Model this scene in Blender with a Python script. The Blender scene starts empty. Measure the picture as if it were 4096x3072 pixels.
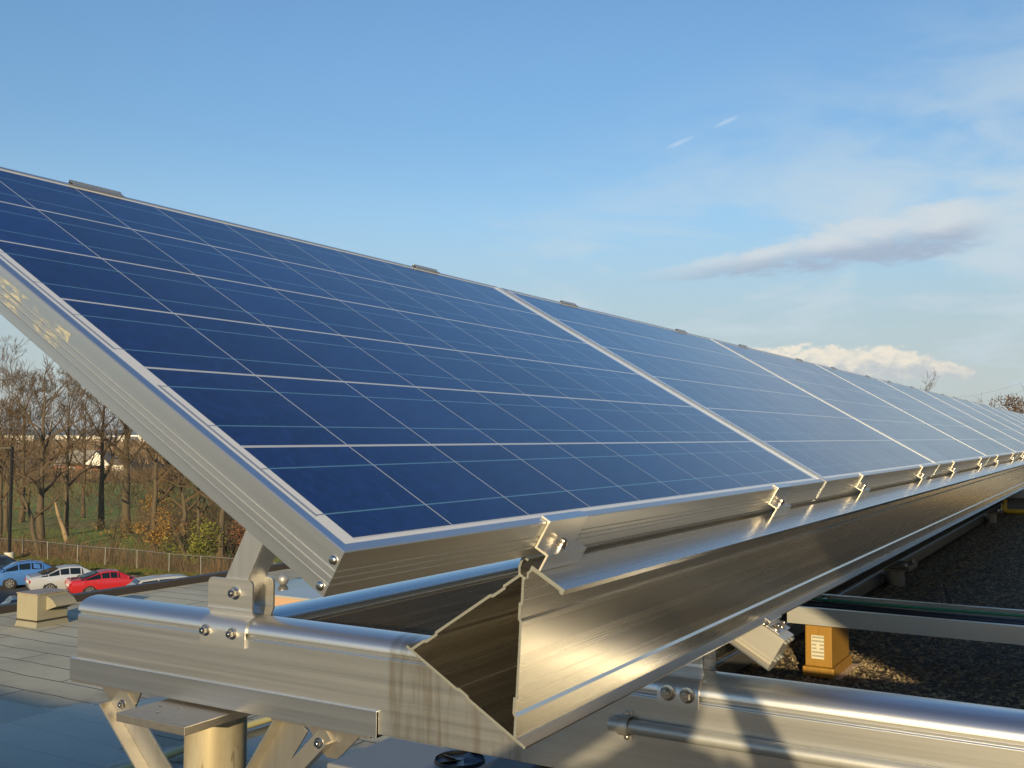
import bpy, bmesh, math, random
from mathutils import Vector, Matrix, noise as mnoise
rnd = random.Random(7)
SC = bpy.context.scene
COL = SC.collection
RAD = math.radians

# ------------------------------------------------------------------ camera, sky, sun, exposure
CAM = Vector((-0.717001, -0.586574, 0.092176))
R0 = Vector((0.509363, -0.860542, 0.004126)); R1 = Vector((0.044985, 0.021838, -0.998749)); R2 = Vector((0.859375, 0.508912, 0.049835))
cd = bpy.data.cameras.new("camera"); cam = bpy.data.objects.new("camera", cd); COL.objects.link(cam)
M = Matrix(((R0.x, -R1.x, -R2.x, CAM.x), (R0.y, -R1.y, -R2.y, CAM.y), (R0.z, -R1.z, -R2.z, CAM.z), (0, 0, 0, 1)))
cam.matrix_world = M
cd.sensor_width = 36; cd.sensor_fit = 'HORIZONTAL'; cd.lens = 36.1597
cd.clip_start = 0.02; cd.clip_end = 8000
SC.camera = cam
SC.render.resolution_x = 1024; SC.render.resolution_y = 768
SC.view_settings.view_transform = 'Standard'; SC.view_settings.look = 'None'
SC.view_settings.exposure = 0.35; SC.view_settings.gamma = 1.0
try:
    SC.cycles.use_denoising = True
    SC.cycles.max_bounces = 8; SC.cycles.transparent_max_bounces = 12
    SC.cycles.sample_clamp_indirect = 12.0
except Exception:
    pass
SUN_AZ, SUN_EL = 21.5, 11.0          # light travels towards this azimuth (from +X), sun this high behind the camera
SKY_STRENGTH = 0.14
SUN_STRENGTH = 5.0
sl = bpy.data.lights.new("sun", 'SUN'); sl.energy = SUN_STRENGTH; sl.angle = RAD(0.53); sl.color = (1.0, 0.78, 0.44)
sun = bpy.data.objects.new("sun", sl); COL.objects.link(sun)
ldir = Vector((math.cos(RAD(SUN_AZ)) * math.cos(RAD(SUN_EL)), math.sin(RAD(SUN_AZ)) * math.cos(RAD(SUN_EL)), -math.sin(RAD(SUN_EL))))
sun.rotation_euler = ldir.to_track_quat('-Z', 'Y').to_euler()

class NT:
    """small helper round a node tree"""
    def __init__(self, tree):
        self.t = tree; self.n = tree.nodes; self.l = tree.links
    def put(self, sock, v):
        if v is None: return
        if isinstance(v, bpy.types.NodeSocket): self.l.new(v, sock)
        else: sock.default_value = v
    def m(self, op, a, b=None, c=None, clamp=False):
        nd = self.n.new('ShaderNodeMath'); nd.operation = op; nd.use_clamp = clamp
        self.put(nd.inputs[0], a); self.put(nd.inputs[1], b); self.put(nd.inputs[2], c)
        return nd.outputs[0]
    def mix(self, f, a, b, blend='MIX'):
        nd = self.n.new('ShaderNodeMix'); nd.data_type = 'RGBA'; nd.blend_type = blend; nd.clamp_factor = True
        col = lambda v: (v[0], v[1], v[2], 1) if isinstance(v, tuple) else v
        self.put(nd.inputs[0], f); self.put(nd.inputs[6], col(a)); self.put(nd.inputs[7], col(b))
        return nd.outputs[2]
    def noise(self, vec, scale=5, detail=4, rough=0.55, dist=0.0):
        nd = self.n.new('ShaderNodeTexNoise'); self.put(nd.inputs['Vector'], vec)
        nd.inputs['Scale'].default_value = scale; nd.inputs['Detail'].default_value = detail
        nd.inputs['Roughness'].default_value = rough; nd.inputs['Distortion'].default_value = dist
        return nd.outputs[0]
    def voro(self, vec, scale, feature='F1', out='Distance'):
        nd = self.n.new('ShaderNodeTexVoronoi'); nd.feature = feature
        self.put(nd.inputs['Vector'], vec); nd.inputs['Scale'].default_value = scale
        return nd.outputs[out]
    def map(self, v, a, b, c=0.0, d=1.0, smooth=True):
        nd = self.n.new('ShaderNodeMapRange'); nd.clamp = True
        nd.interpolation_type = 'SMOOTHSTEP' if smooth else 'LINEAR'
        self.put(nd.inputs[0], v)
        for i, x in enumerate((a, b, c, d)): self.put(nd.inputs[i + 1], x)
        return nd.outputs[0]
    def coord(self, which='Object'):
        return self.n.new('ShaderNodeTexCoord').outputs[which]
    def pos(self):
        return self.n.new('ShaderNodeNewGeometry').outputs['Position']
    def sep(self, v):
        nd = self.n.new('ShaderNodeSeparateXYZ'); self.l.new(v, nd.inputs[0]); return nd.outputs
    def comb(self, x, y, z):
        nd = self.n.new('ShaderNodeCombineXYZ')
        for i, v in enumerate((x, y, z)): self.put(nd.inputs[i], v)
        return nd.outputs[0]
    def scale(self, v, s):
        nd = self.n.new('ShaderNodeMapping'); self.put(nd.inputs['Vector'], v); nd.inputs['Scale'].default_value = s
        return nd.outputs[0]
    def bump(self, h, strength=0.3, dist=0.01, normal=None):
        nd = self.n.new('ShaderNodeBump'); nd.inputs['Strength'].default_value = strength; nd.inputs['Distance'].default_value = dist
        self.put(nd.inputs['Height'], h)
        if normal is not None: self.put(nd.inputs['Normal'], normal)
        return nd.outputs[0]

world = bpy.data.worlds.new("World"); SC.world = world; world.use_nodes = True
def build_world():
    w = NT(world.node_tree); bg = w.n['Background']
    sky = w.n.new('ShaderNodeTexSky'); sky.sky_type = 'NISHITA'; sky.sun_disc = False
    sky.sun_elevation = RAD(SUN_EL); sky.sun_rotation = math.atan2(-ldir.x, -ldir.y)
    sky.air_density = 1.0; sky.dust_density = 0.6; sky.ozone_density = 1.6; sky.altitude = 200
    S = 1.0 / SKY_STRENGTH
    d = w.coord('Generated'); x, y, z = w.sep(d)
    az = w.m('MULTIPLY', w.m('ARCTAN2', y, x), 180 / math.pi); el = w.m('MULTIPLY', w.m('ARCSINE', z), 180 / math.pi)
    tint = w.mix(w.map(el, 3.0, 13.0), (0.44, 0.43, 0.46), w.mix(w.map(el, 11.0, 24.0), (0.63, 0.76, 0.86), w.mix(w.map(el, 24.0, 55.0), (0.665, 0.84, 0.98), (0.30, 0.62, 0.96))))
    base = w.mix(1.0, sky.outputs[0], tint, 'MULTIPLY')
    # thin high veil, denser to the right and low down
    p = w.comb(w.m('MULTIPLY', w.m('ADD', az, w.m('MULTIPLY', el, 1.2)), 0.05), w.m('MULTIPLY', w.m('SUBTRACT', el, w.m('MULTIPLY', az, 0.12)), 0.16), 0.3)
    n1 = w.noise(p, 1.8, 9, 0.60, 0.35)
    lim = w.m('SUBTRACT', 20.8, w.m('MULTIPLY', az, 0.30))
    reg = w.map(w.m('SUBTRACT', lim, el), -6, 9)
    veil = w.m('MULTIPLY', reg, w.map(n1, 0.30, 0.66))
    low = w.map(el, 0.0, 17.0, 0.72, 0.0)
    far = w.map(w.m('ABSOLUTE', az), 75, 100, 1.0, 0.25)
    veil = w.m('MULTIPLY', w.m('MAXIMUM', w.m('MULTIPLY', veil, 0.92), w.m('MULTIPLY', low, 0.9)), far)
    c = w.mix(veil, base, (0.46 * S, 0.545 * S, 0.60 * S))
    # lavender streak
    n2 = w.noise(w.comb(w.m('MULTIPLY', az, 0.35), w.m('MULTIPLY', el, 1.1), 2.0), 1.0, 10, 0.66, 0.6)
    ctr = w.m('SUBTRACT', 10.9, w.m('MULTIPLY', w.m('SUBTRACT', az, 5.9), 0.125))
    off = w.m('SUBTRACT', el, ctr)
    wid = w.map(az, 24, 9, 0.35, 1.35)
    env = w.m('MULTIPLY', w.map(az, 4.6, 7.5), w.map(az, 25.5, 17, 0.0, 1.0))
    hump = w.m('SUBTRACT', 1.0, w.m('POWER', w.m('ABSOLUTE', w.m('DIVIDE', off, wid)), 2.0))
    sm = w.m('MULTIPLY', w.map(w.m('ADD', hump, w.m('MULTIPLY', w.m('SUBTRACT', n2, 0.5), 4.6)), -0.50, 1.0), env)
    shade = w.map(w.m('ADD', off, w.m('MULTIPLY', w.m('SUBTRACT', n2, 0.5), 1.0)), -0.55, 0.45)
    c = w.mix(w.m('MULTIPLY', sm, 0.85), c, w.mix(shade, (0.30 * S, 0.36 * S, 0.46 * S), (0.52 * S, 0.56 * S, 0.59 * S)))
    # cumulus bank low on the right
    n3 = w.noise(w.comb(w.m('MULTIPLY', az, 0.62), w.m('MULTIPLY', el, 0.95), 5.0), 1.0, 10, 0.60, 0.35)
    prof = w.m('SUBTRACT', 1.0, w.m('POWER', w.m('ABSOLUTE', w.m('DIVIDE', w.m('SUBTRACT', az, 13.6), 7.6)), 2.6))
    topel = w.m('ADD', 3.35, w.m('MULTIPLY', w.m('MAXIMUM', prof, 0.0), 1.55))
    f = w.m('ADD', w.m('SUBTRACT', topel, el), w.m('MULTIPLY', w.m('SUBTRACT', n3, 0.5), 2.0))
    cm = w.m('MULTIPLY', w.map(f, 0.0, 0.28), w.map(w.m('ADD', el, w.m('MULTIPLY', n3, 0.6)), 2.9, 3.7))
    cm = w.m('MULTIPLY', cm, w.map(prof, -0.15, 0.12))
    n4 = w.noise(w.comb(w.m('MULTIPLY', az, 1.1), w.m('MULTIPLY', w.m('ADD', el, 0.35), 1.7), 5.0), 1.0, 6, 0.6, 0.3)
    lit = w.map(w.m('ADD', w.m('MULTIPLY', w.m('SUBTRACT', el, 3.2), 0.22), n4), 0.42, 0.85)
    c = w.mix(w.m('MULTIPLY', cm, 0.94), c, w.mix(lit, (0.44 * S, 0.47 * S, 0.49 * S), (0.72 * S, 0.66 * S, 0.55 * S)))
    # two small wisps
    for a0, e0, rot, la in ((21.3, 15.9, 0.36, 0.9), (18.8, 16.85, 0.36, 0.8)):
        da = w.m('SUBTRACT', az, a0); de = w.m('ADD', w.m('SUBTRACT', el, e0), w.m('MULTIPLY', da, rot))
        q = w.m('ADD', w.m('POWER', w.m('DIVIDE', da, la), 2.0), w.m('POWER', w.m('DIVIDE', de, 0.16), 2.0))
        c = w.mix(w.m('MULTIPLY', w.map(w.m('ADD', q, w.m('MULTIPLY', n2, 1.2)), 0.3, 1.7, 0.34, 0.0), 1.0), c, (0.56 * S, 0.64 * S, 0.70 * S))
    w.l.new(c, bg.inputs[0]); bg.inputs[1].default_value = SKY_STRENGTH
build_world()

# ------------------------------------------------------------------ materials
MATS = {}
def mat(name):
    m_ = bpy.data.materials.new(name); m_.use_nodes = True
    t = NT(m_.node_tree); b = t.n['Principled BSDF']; MATS[name] = m_
    return m_, t, b
def simple(name, col, rough=0.6, metal=0.0, var=0.0, scale=20, bump=0.0, spec=None, coat=0.0):
    m_, t, b = mat(name)
    if var:
        n = t.noise(t.pos(), scale, 5)
        c = t.mix(n, tuple(k * (1 - var) for k in col), tuple(min(1, k * (1 + var)) for k in col)); t.l.new(c, b.inputs['Base Color'])
        if bump: t.l.new(t.bump(n, bump, 0.02), b.inputs['Normal'])
    else: b.inputs['Base Color'].default_value = (*col, 1)
    b.inputs['Roughness'].default_value = rough; b.inputs['Metallic'].default_value = metal
    if spec is not None: b.inputs['Specular IOR Level'].default_value = spec
    if coat: b.inputs['Coat Weight'].default_value = coat; b.inputs['Coat Roughness'].default_value = 0.04
    return m_
def alum(name, axis, col=(0.60, 0.60, 0.60), rough=0.34, metal=0.85, aniso=0.5, dirt=0.25, streak=0.12, stains=False):
    """extruded aluminium: drawn lines along the local axis, oxide blotches, a little dirt"""
    m_, t, b = mat(name); o = t.coord('Object')
    sc = [240.0, 240.0, 240.0]; sc['XYZ'.index(axis)] = 1.2
    lines = t.noise(t.scale(o, tuple(sc)), 1.0, 3, 0.6)
    sc2 = [70.0, 70.0, 70.0]; sc2['XYZ'.index(axis)] = 0.5
    bands = t.noise(t.scale(o, tuple(sc2)), 1.0, 3, 0.6)
    bs = [26.0, 26.0, 26.0]; bs['XYZ'.index(axis)] = 2.2
    blot = t.noise(t.scale(o, tuple(bs)), 1.0, 5, 0.62)
    spots = t.map(t.noise(o, 420.0, 2, 0.5), 0.66, 0.74)
    lo = tuple(k * (1 - streak) for k in col); hi = tuple(min(1, k * (1 + streak)) for k in col)
    c = t.mix(t.m('ADD', t.m('MULTIPLY', lines, 0.35), t.m('MULTIPLY', bands, 0.65)), lo, hi)
    c = t.mix(t.m('MULTIPLY', t.map(blot, 0.40, 0.85), dirt), c, (0.36, 0.34, 0.29))
    c = t.mix(t.m('MULTIPLY', spots, dirt * 1.2), c, (0.22, 0.19, 0.14))
    if stains:
        x, y, z = t.sep(o)
        reg = t.m('MULTIPLY', t.map(y, 0.905, 0.918, 1.0, 0.0), t.map(y, 0.48, 0.56))
        st = t.noise(t.scale(o, (1, 40, 3.2)), 1.0, 4, 0.6)
        c = t.mix(t.m('MULTIPLY', reg, t.map(st, 0.40, 0.62, 0.12, 0.55)), c, t.mix(t.noise(t.scale(o, (1, 21, 2)), 1, 3), (0.38, 0.25, 0.15), (0.36, 0.36, 0.27)))
    t.l.new(c, b.inputs['Base Color'])
    r = t.m('ADD', rough - 0.06, t.m('MULTIPLY', bands, 0.12))
    t.l.new(r, b.inputs['Roughness']); b.inputs['Metallic'].default_value = metal
    b.inputs['Anisotropic'].default_value = aniso
    vt = t.n.new('ShaderNodeVectorTransform'); vt.convert_from = 'OBJECT'; vt.convert_to = 'WORLD'
    vt.inputs[0].default_value = tuple(1.0 if a == axis else 0.0 for a in 'XYZ')
    t.l.new(vt.outputs[0], b.inputs['Tangent'])
    return m_
AL_RAIL = alum('aluminium_rail', 'X', (0.76, 0.73, 0.68), 0.27, 1.0, 0.45, 0.08, 0.075)
AL_GIRD = alum('aluminium_girder', 'Y', (0.71, 0.715, 0.71), 0.36, 0.95, 0.35, 0.16, 0.20, stains=True)
AL_FRAMEX = alum('aluminium_frame_long', 'X', (0.66, 0.66, 0.65), 0.38, 0.95, 0.3, 0.08, 0.05)
AL_FRAMEY = alum('aluminium_frame_side', 'Y', (0.63, 0.65, 0.67), 0.40, 0.95, 0.3, 0.08, 0.05)
AL_PLATE = alum('aluminium_plate', 'Z', (0.70, 0.69, 0.67), 0.40, 0.88, 0.2, 0.15, 0.08)
AL_BRKT = alum('aluminium_bracket', 'Y', (0.68, 0.67, 0.65), 0.38, 0.9, 0.2, 0.15, 0.08)
AL_CLAMP = alum('aluminium_clamp', 'X', (0.72, 0.70, 0.67), 0.30, 0.95, 0.3, 0.12, 0.08)
AL_CUT = simple('sawn_aluminium', (0.27, 0.28, 0.265), 0.5, 0.5, 0.3, 500)
EDGE = simple('bright_sawn_edge', (0.66, 0.63, 0.55), 0.4, 0.45, 0.2, 500)
def saw(o, m_):
    """the sawn ends of an extrusion (faces looking along X) get the raw metal"""
    o.data.materials.append(m_); k = len(o.data.materials) - 1
    for p in o.data.polygons:
        if abs(p.normal.x) > 0.95: p.material_index = k
    return o
STEEL = simple('stainless_bolt', (0.62, 0.60, 0.57), 0.20, 1.0)
STEEL_DK = simple('bolt_socket', (0.05, 0.05, 0.05), 0.5)
GALV = simple('galvanised_steel', (0.50, 0.49, 0.46), 0.45, 0.8, 0.25, 30)
BACK = simple('white_backsheet', (0.78, 0.78, 0.78), 0.5)

def m_cells():
    m_, t, b = mat('solar_cells'); o = t.coord('Object'); x, y, z = t.sep(o)
    pc, pr = 0.158, 0.1605
    fx = t.m('MULTIPLY', t.m('FRACT', t.m('DIVIDE', x, pc)), pc); fy = t.m('MULTIPLY', t.m('FRACT', t.m('DIVIDE', y, pr)), pr)
    def band(v, a, b_): return t.m('MULTIPLY', t.m('GREATER_THAN', v, a), t.m('LESS_THAN', v, b_))
    inx = band(x, 0.0, 1.58); iny = band(y, 0.0, 0.963)
    ins = t.m('MULTIPLY', inx, iny)
    cell = t.m('MULTIPLY', t.m('MULTIPLY', band(fx, 0.0009, pc - 0.0009), band(fy, 0.0021, pr - 0.0021)), ins)
    bus = t.m('MAXIMUM', band(fy, 0.0395, 0.0415), band(fy, 0.119, 0.121))
    busx = t.m('MULTIPLY', t.m('MULTIPLY', bus, band(x, -0.012, 1.59)), iny)
    # ribbon in the left margin linking two rows
    f2 = t.m('MULTIPLY', t.m('FRACT', t.m('DIVIDE', y, 0.321)), 0.321)
    rib = t.m('MULTIPLY', t.m('MULTIPLY', band(x, -0.0125, -0.0088), band(f2, 0.0385, 0.2825)), iny)
    cid = t.comb(t.m('FLOOR', t.m('DIVIDE', x, pc)), t.m('FLOOR', t.m('DIVIDE', y, pr)), 0.0)
    wn = t.n.new('ShaderNodeTexWhiteNoise'); wn.noise_dimensions = '3D'; t.l.new(cid, wn.inputs['Vector'])
    gr = t.voro(o, 95.0, 'F1', 'Color'); gx = t.sep(gr)[0]
    fing = t.m('GREATER_THAN', t.m('FRACT', t.m('MULTIPLY', x, 420.0)), 0.86)
    k = t.m('ADD', t.m('MULTIPLY', wn.outputs[0], 0.5), t.m('MULTIPLY', gx, 0.55))
    ccol = t.mix(k, (0.002, 0.009, 0.060), (0.006, 0.026, 0.145))
    ccol = t.mix(t.m('MULTIPLY', fing, 0.05), ccol, (0.20, 0.26, 0.36))
    c = t.mix(cell, t.mix(ins, (0.66, 0.67, 0.68), (0.46, 0.48, 0.50)), ccol)
    c = t.mix(t.m('MULTIPLY', busx, cell), c, (0.085, 0.20, 0.32))
    c = t.mix(t.m('MULTIPLY', t.m('MAXIMUM', rib, t.m('MULTIPLY', busx, t.m('LESS_THAN', x, 0.0009))), 0.85), c, (0.17, 0.20, 0.27))
    dust = t.noise(t.pos(), 3.0, 5, 0.6); dn2 = t.noise(t.pos(), 260.0, 2, 0.5)
    c = t.mix(t.m('MULTIPLY', t.map(dust, 0.3, 0.8), 0.015), c, (0.55, 0.55, 0.52))
    c = t.mix(t.m('MULTIPLY', t.map(dn2, 0.70, 0.78), 0.25), c, (0.35, 0.30, 0.22))
    t.l.new(c, b.inputs['Base Color']); b.inputs['IOR'].default_value = 1.40
    t.l.new(t.m('ADD', 0.12, t.m('MULTIPLY', dust, 0.10)), b.inputs['Roughness'])
    return m_
CELLS = m_cells()

# ------------------------------------------------------------------ mesh helpers
class MB:
    def __init__(self): self.v = []; self.f = []; self.mi = []; self.cur = 0
    def poly(self, pts, faces):
        o = len(self.v); self.v += [tuple(p) for p in pts]
        self.f += [tuple(i + o for i in f) for f in faces]; self.mi += [self.cur] * len(faces)
    def box(self, a, b):
        (x0, y0, z0), (x1, y1, z1) = a, b
        self.poly([(x0, y0, z0), (x1, y0, z0), (x1, y1, z0), (x0, y1, z0), (x0, y0, z1), (x1, y0, z1), (x1, y1, z1), (x0, y1, z1)],
                  [(0, 3, 2, 1), (4, 5, 6, 7), (0, 1, 5, 4), (1, 2, 6, 5), (2, 3, 7, 6), (3, 0, 4, 7)])
    def obox(self, c, ax, ay, az):
        """box round centre c with half-axis vectors"""
        c, ax, ay, az = Vector(c), Vector(ax), Vector(ay), Vector(az); p = []
        for k in (-1, 1):
            for sx, sy in ((-1, -1), (1, -1), (1, 1), (-1, 1)): p.append(c + ax * sx + ay * sy + az * k)
        self.poly(p, [(0, 3, 2, 1), (4, 5, 6, 7), (0, 1, 5, 4), (1, 2, 6, 5), (2, 3, 7, 6), (3, 0, 4, 7)])
    def prism(self, prof, axis, a, b, cap=True):
        """2-D closed profile swept along an axis; profile coordinates are the two other axes in order"""
        n = len(prof); P = []
        for t in (a, b):
            for p, q in prof:
                P.append({'X': (t, p, q), 'Y': (p, t, q), 'Z': (p, q, t)}[axis])
        F = [(i, (i + 1) % n, n + (i + 1) % n, n + i) for i in range(n)]
        if cap: F += [tuple(range(n - 1, -1, -1)), tuple(range(n, 2 * n))]
        self.poly(P, F)
    def strip(self, pl, th, axis, a, b):
        """open 2-D polyline given a thickness on its left side, swept along an axis"""
        self.prism(offset_strip(pl, th), axis, a, b)
    def tube(self, path, r, n=10, cap=True):
        path = [Vector(p) for p in path]; rs = r if isinstance(r, (list, tuple)) else [r] * len(path)
        rings = []; up = None
        for i, p in enumerate(path):
            d = (path[min(i + 1, len(path) - 1)] - path[max(i - 1, 0)]).normalized()
            if up is None: up = Vector((0, 0, 1)) if abs(d.z) < 0.9 else Vector((1, 0, 0))
            s = d.cross(up).normalized(); up = s.cross(d).normalized()
            rings.append([p + (s * math.cos(2 * math.pi * k / n) + up * math.sin(2 * math.pi * k / n)) * rs[i] for k in range(n)])
        P = [q for rg in rings for q in rg]; F = []
        for i in range(len(path) - 1):
            for k in range(n):
                a, b = i * n + k, i * n + (k + 1) % n
                F.append((a, b, b + n, a + n))
        if cap: F += [tuple(range(n - 1, -1, -1)), tuple(range((len(path) - 1) * n, len(path) * n))]
        self.poly(P, F)
    def build(self, name, mats, parent=None, smooth=None, bevel=0, loc=None):
        me = bpy.data.meshes.new(name); me.from_pydata(self.v, [], self.f)
        bm = bmesh.new(); bm.from_mesh(me); bmesh.ops.recalc_face_normals(bm, faces=bm.faces); bm.to_mesh(me); bm.free()
        for m_ in (mats if isinstance(mats, (list, tuple)) else [mats]): me.materials.append(m_)
        me.polygons.foreach_set('material_index', self.mi)
        if smooth is not None:
            me.polygons.foreach_set('use_smooth', [True] * len(me.polygons)); me.set_sharp_from_angle(angle=RAD(smooth))
        o = bpy.data.objects.new(name, me); COL.objects.link(o)
        if parent: o.parent = parent
        if loc: o.location = loc
        if bevel:
            bv = o.modifiers.new('bevel', 'BEVEL'); bv.width = bevel; bv.segments = 2; bv.limit_method = 'ANGLE'; bv.angle_limit = RAD(40)
        return o
def offset_strip(pl, th):
    pl = [Vector(p) for p in pl]; out = []
    for i, p in enumerate(pl):
        d0 = (p - pl[i - 1]).normalized() if i > 0 else None
        d1 = (pl[i + 1] - p).normalized() if i < len(pl) - 1 else None
        d0 = d0 or d1; d1 = d1 or d0
        n0 = Vector((-d0.y, d0.x)); n1 = Vector((-d1.y, d1.x)); nm = (n0 + n1)
        nm = nm.normalized() if nm.length > 1e-6 else n0
        out.append(p + nm * (th / max(0.35, nm.dot(n0))))
    return [tuple(p) for p in pl] + [tuple(p) for p in reversed(out)]
def tag(o, label=None, cat=None, group=None, kind=None):
    if label: o['label'] = label
    if cat: o['category'] = cat
    if group: o['group'] = group
    if kind: o['kind'] = kind
    return o
def thing(name, label, cat, loc=(0, 0, 0), rot=(0, 0, 0), group=None):
    o = bpy.data.objects.new(name, None); COL.objects.link(o); o.location = loc; o.rotation_euler = rot; o.empty_display_size = 0.2
    return tag(o, label, cat, group)
def copy_tree(o, parent=None):
    c = o.copy(); COL.objects.link(c); c.parent = parent
    for ch in list(o.children): copy_tree(ch, c)
    return c
T30 = RAD(30); C30, S30 = math.cos(T30), math.sin(T30)
def pw(u, v, w=0.0): return Vector((u, v * C30 - w * S30, v * S30 + w * C30))
TILT = (T30, 0, 0)
def hexbolt(mb, c, axis, r, h, n=6, ph=0.0):
    """hex head (or round when n is large) standing on c along axis"""
    a = Vector(axis).normalized(); u = a.orthogonal().normalized(); w = a.cross(u); c = Vector(c)
    ring = lambda rr, t: [c + a * t + (u * math.cos(2 * math.pi * k / n + ph) + w * math.sin(2 * math.pi * k / n + ph)) * rr for k in range(n)]
    P = ring(r, 0) + ring(r, h * 0.82) + ring(r * 0.86, h)
    F = [(k, (k + 1) % n, n + (k + 1) % n, n + k) for k in range(n)] + [(n + k, n + (k + 1) % n, 2 * n + (k + 1) % n, 2 * n + k) for k in range(n)]
    F += [tuple(range(n - 1, -1, -1)), tuple(range(2 * n, 3 * n))]
    mb.poly(P, F)
def bolt(name, c, axis, r, h, parent, washer=True, hexn=6):
    mb = MB()
    if washer: hexbolt(mb, c, axis, r * 1.45, h * 0.22, 20)
    a = Vector(axis).normalized()
    hexbolt(mb, Vector(c) + a * (h * 0.22 if washer else 0), axis, r, h, hexn, 0.3)
    hexbolt(mb, Vector(c) + a * (h * 1.2 if washer else h), axis, r * 0.45, h * 0.25, 12)
    return mb.build(name, STEEL, parent, smooth=30)

# ------------------------------------------------------------------ the solar row
PITCH = 1.67
U0, U1, V0, V1, D = -0.031, 1.619, -0.0172, 0.9790, 0.045
def frame_profile(o, s):
    """outer face at o, inward direction s (+1/-1); w downwards from +0.0012 to -D, three scored lines in the outer face"""
    g = []
    for w in (-0.0188, -0.0256, -0.0328):
        g += [(o, w + 0.0012), (o + s * 0.0014, w + 0.0004), (o + s * 0.0014, w - 0.0006), (o, w - 0.0011)]
    p = [(o + s * 0.0105, 0.0012), (o + s * 0.0010, 0.0012), (o, 0.0002)] + g + [(o, -D), (o + s * 0.028, -D), (o + s * 0.028, -D + 0.0018), (o + s * 0.0022, -D + 0.0018), (o + s * 0.0022, -0.0052), (o + s * 0.0105, -0.0052)]
    return p
def make_panel():
    t = thing('solar_panel', None, 'solar panel', rot=TILT, group='solar panels of the tilted row')
    fr = MB()
    def bar(prof, o, axis, a, b):
        n = len(prof); P = []
        for e in (0, 1):
            for p, q in prof:
                k = abs(p - o); t_ = a + k if e == 0 else b - k
                P.append((t_, p, q) if axis == 'X' else (p, t_, q))
        fr.poly(P, [(i, (i + 1) % n, n + (i + 1) % n, n + i) for i in range(n)])
    bar(frame_profile(U0, 1), U0, 'Y', V0, V1); bar(frame_profile(U1, -1), U1, 'Y', V0, V1)
    fr.cur = 1
    bar(frame_profile(V0, 1), V0, 'X', U0, U1); bar(frame_profile(V1, -1), V1, 'X', U0, U1)
    fr.build('frame', [AL_FRAMEY, AL_FRAMEX], t, smooth=25)
    gl = MB()
    x0, x1, y0, y1 = U0 + 0.0104, U1 - 0.0104, V0 + 0.0104, V1 - 0.0104
    gl.poly([(x0, y0, 0), (x1, y0, 0), (x1, y1, 0), (x0, y1, 0)], [(0, 1, 2, 3)])
    gl.cur = 1
    gl.poly([(x0, y0, -0.005), (x1, y0, -0.005), (x1, y1, -0.005), (x0, y1, -0.005)], [(3, 2, 1, 0)])
    o = gl.build('cell_sheet', [CELLS, BACK], t)
    return t
def panel_labels(k):
    return ['nearest solar panel with dark blue cells and its bare aluminium end in view',
            'second solar panel from the near end, mid blue with bolted clamps below',
            'third solar panel from the near end, greyish blue with sky glare'][k] if k < 3 else \
           '%s solar panel from the near end of the tilted row' % ['', '', '', 'fourth', 'fifth', 'sixth', 'seventh', 'eighth', 'ninth', 'tenth', 'eleventh', 'twelfth', 'thirteenth', 'fourteenth', 'fifteenth'][k]
NP = 14
proto = make_panel(); panels = [proto]
for k in range(1, NP): panels.append(copy_tree(proto))
for k, p in enumerate(panels):
    p.location = (k * PITCH, 0, 0); p['label'] = panel_labels(k)
# two corner screws and the remains of a label on the nearest panel's end
def end_screw(v, w):
    mb = MB(); n = 20; P = []; prof = [(0.0044, 0.0), (0.0043, 0.0010), (0.0035, 0.0021), (0.0022, 0.0027)]
    for r, h in prof:
        for i in range(n): P.append((U0 - h, v + r * math.cos(2 * math.pi * i / n), w + r * math.sin(2 * math.pi * i / n)))
    F = [(j * n + i, j * n + (i + 1) % n, (j + 1) * n + (i + 1) % n, (j + 1) * n + i) for j in range(3) for i in range(n)]
    F.append(tuple(range(3 * n, 4 * n))); mb.poly(P, F)
    s = mb.build('screw', STEEL, panels[0], smooth=40)
    m2 = MB(); hexbolt(m2, (U0 - 0.0026, v, w), (-1, 0, 0), 0.0014, 0.0004, 6); m2.build('socket', STEEL_DK, s)
end_screw(-0.0105, -0.0115); end_screw(-0.0098, -0.0385)
def residue():
    m_, t, b = mat('label_residue'); o = t.coord('Object'); x, y, z = t.sep(o)
    n = t.noise(t.scale(o, (1, 45, 260)), 1.0, 7, 0.7, 0.6)
    edge = t.m('MULTIPLY', t.map(y, 0.415, 0.55), t.m('LESS_THAN', t.m('ABSOLUTE', t.m('ADD', z, 0.021)), 0.0135))
    a = t.m('MULTIPLY', t.map(n, 0.47, 0.60), t.map(t.noise(t.scale(o, (1, 18, 30)), 1.0, 3), 0.40, 0.56, 0.0, 0.85))
    b.inputs['Base Color'].default_value = (0.38, 0.38, 0.33, 1); b.inputs['Roughness'].default_value = 0.8
    tr = t.n.new('ShaderNodeBsdfTransparent'); mx = t.n.new('ShaderNodeMixShader')
    t.l.new(a, mx.inputs[0]); t.l.new(tr.outputs[0], mx.inputs[1]); t.l.new(b.outputs[0], mx.inputs[2])
    t.l.new(mx.outputs[0], t.n['Material Output'].inputs[0])
    mb = MB(); x_ = U0 - 0.0004
    mb.poly([(x_, 0.405, -0.008), (x_, 0.56, -0.008), (x_, 0.56, -0.0180), (x_, 0.405, -0.0180)], [(0, 1, 2, 3)])
    mb.poly([(x_, 0.412, -0.0197), (x_, 0.56, -0.0197), (x_, 0.56, -0.0248), (x_, 0.412, -0.0248)], [(0, 1, 2, 3)])
    mb.poly([(x_, 0.418, -0.0264), (x_, 0.56, -0.0264), (x_, 0.56, -0.0320), (x_, 0.418, -0.0320)], [(0, 1, 2, 3)])
    tag(mb.build('label_residue', m_, panels[0]), 'pale torn remains of a paper sticker')
residue()

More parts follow.
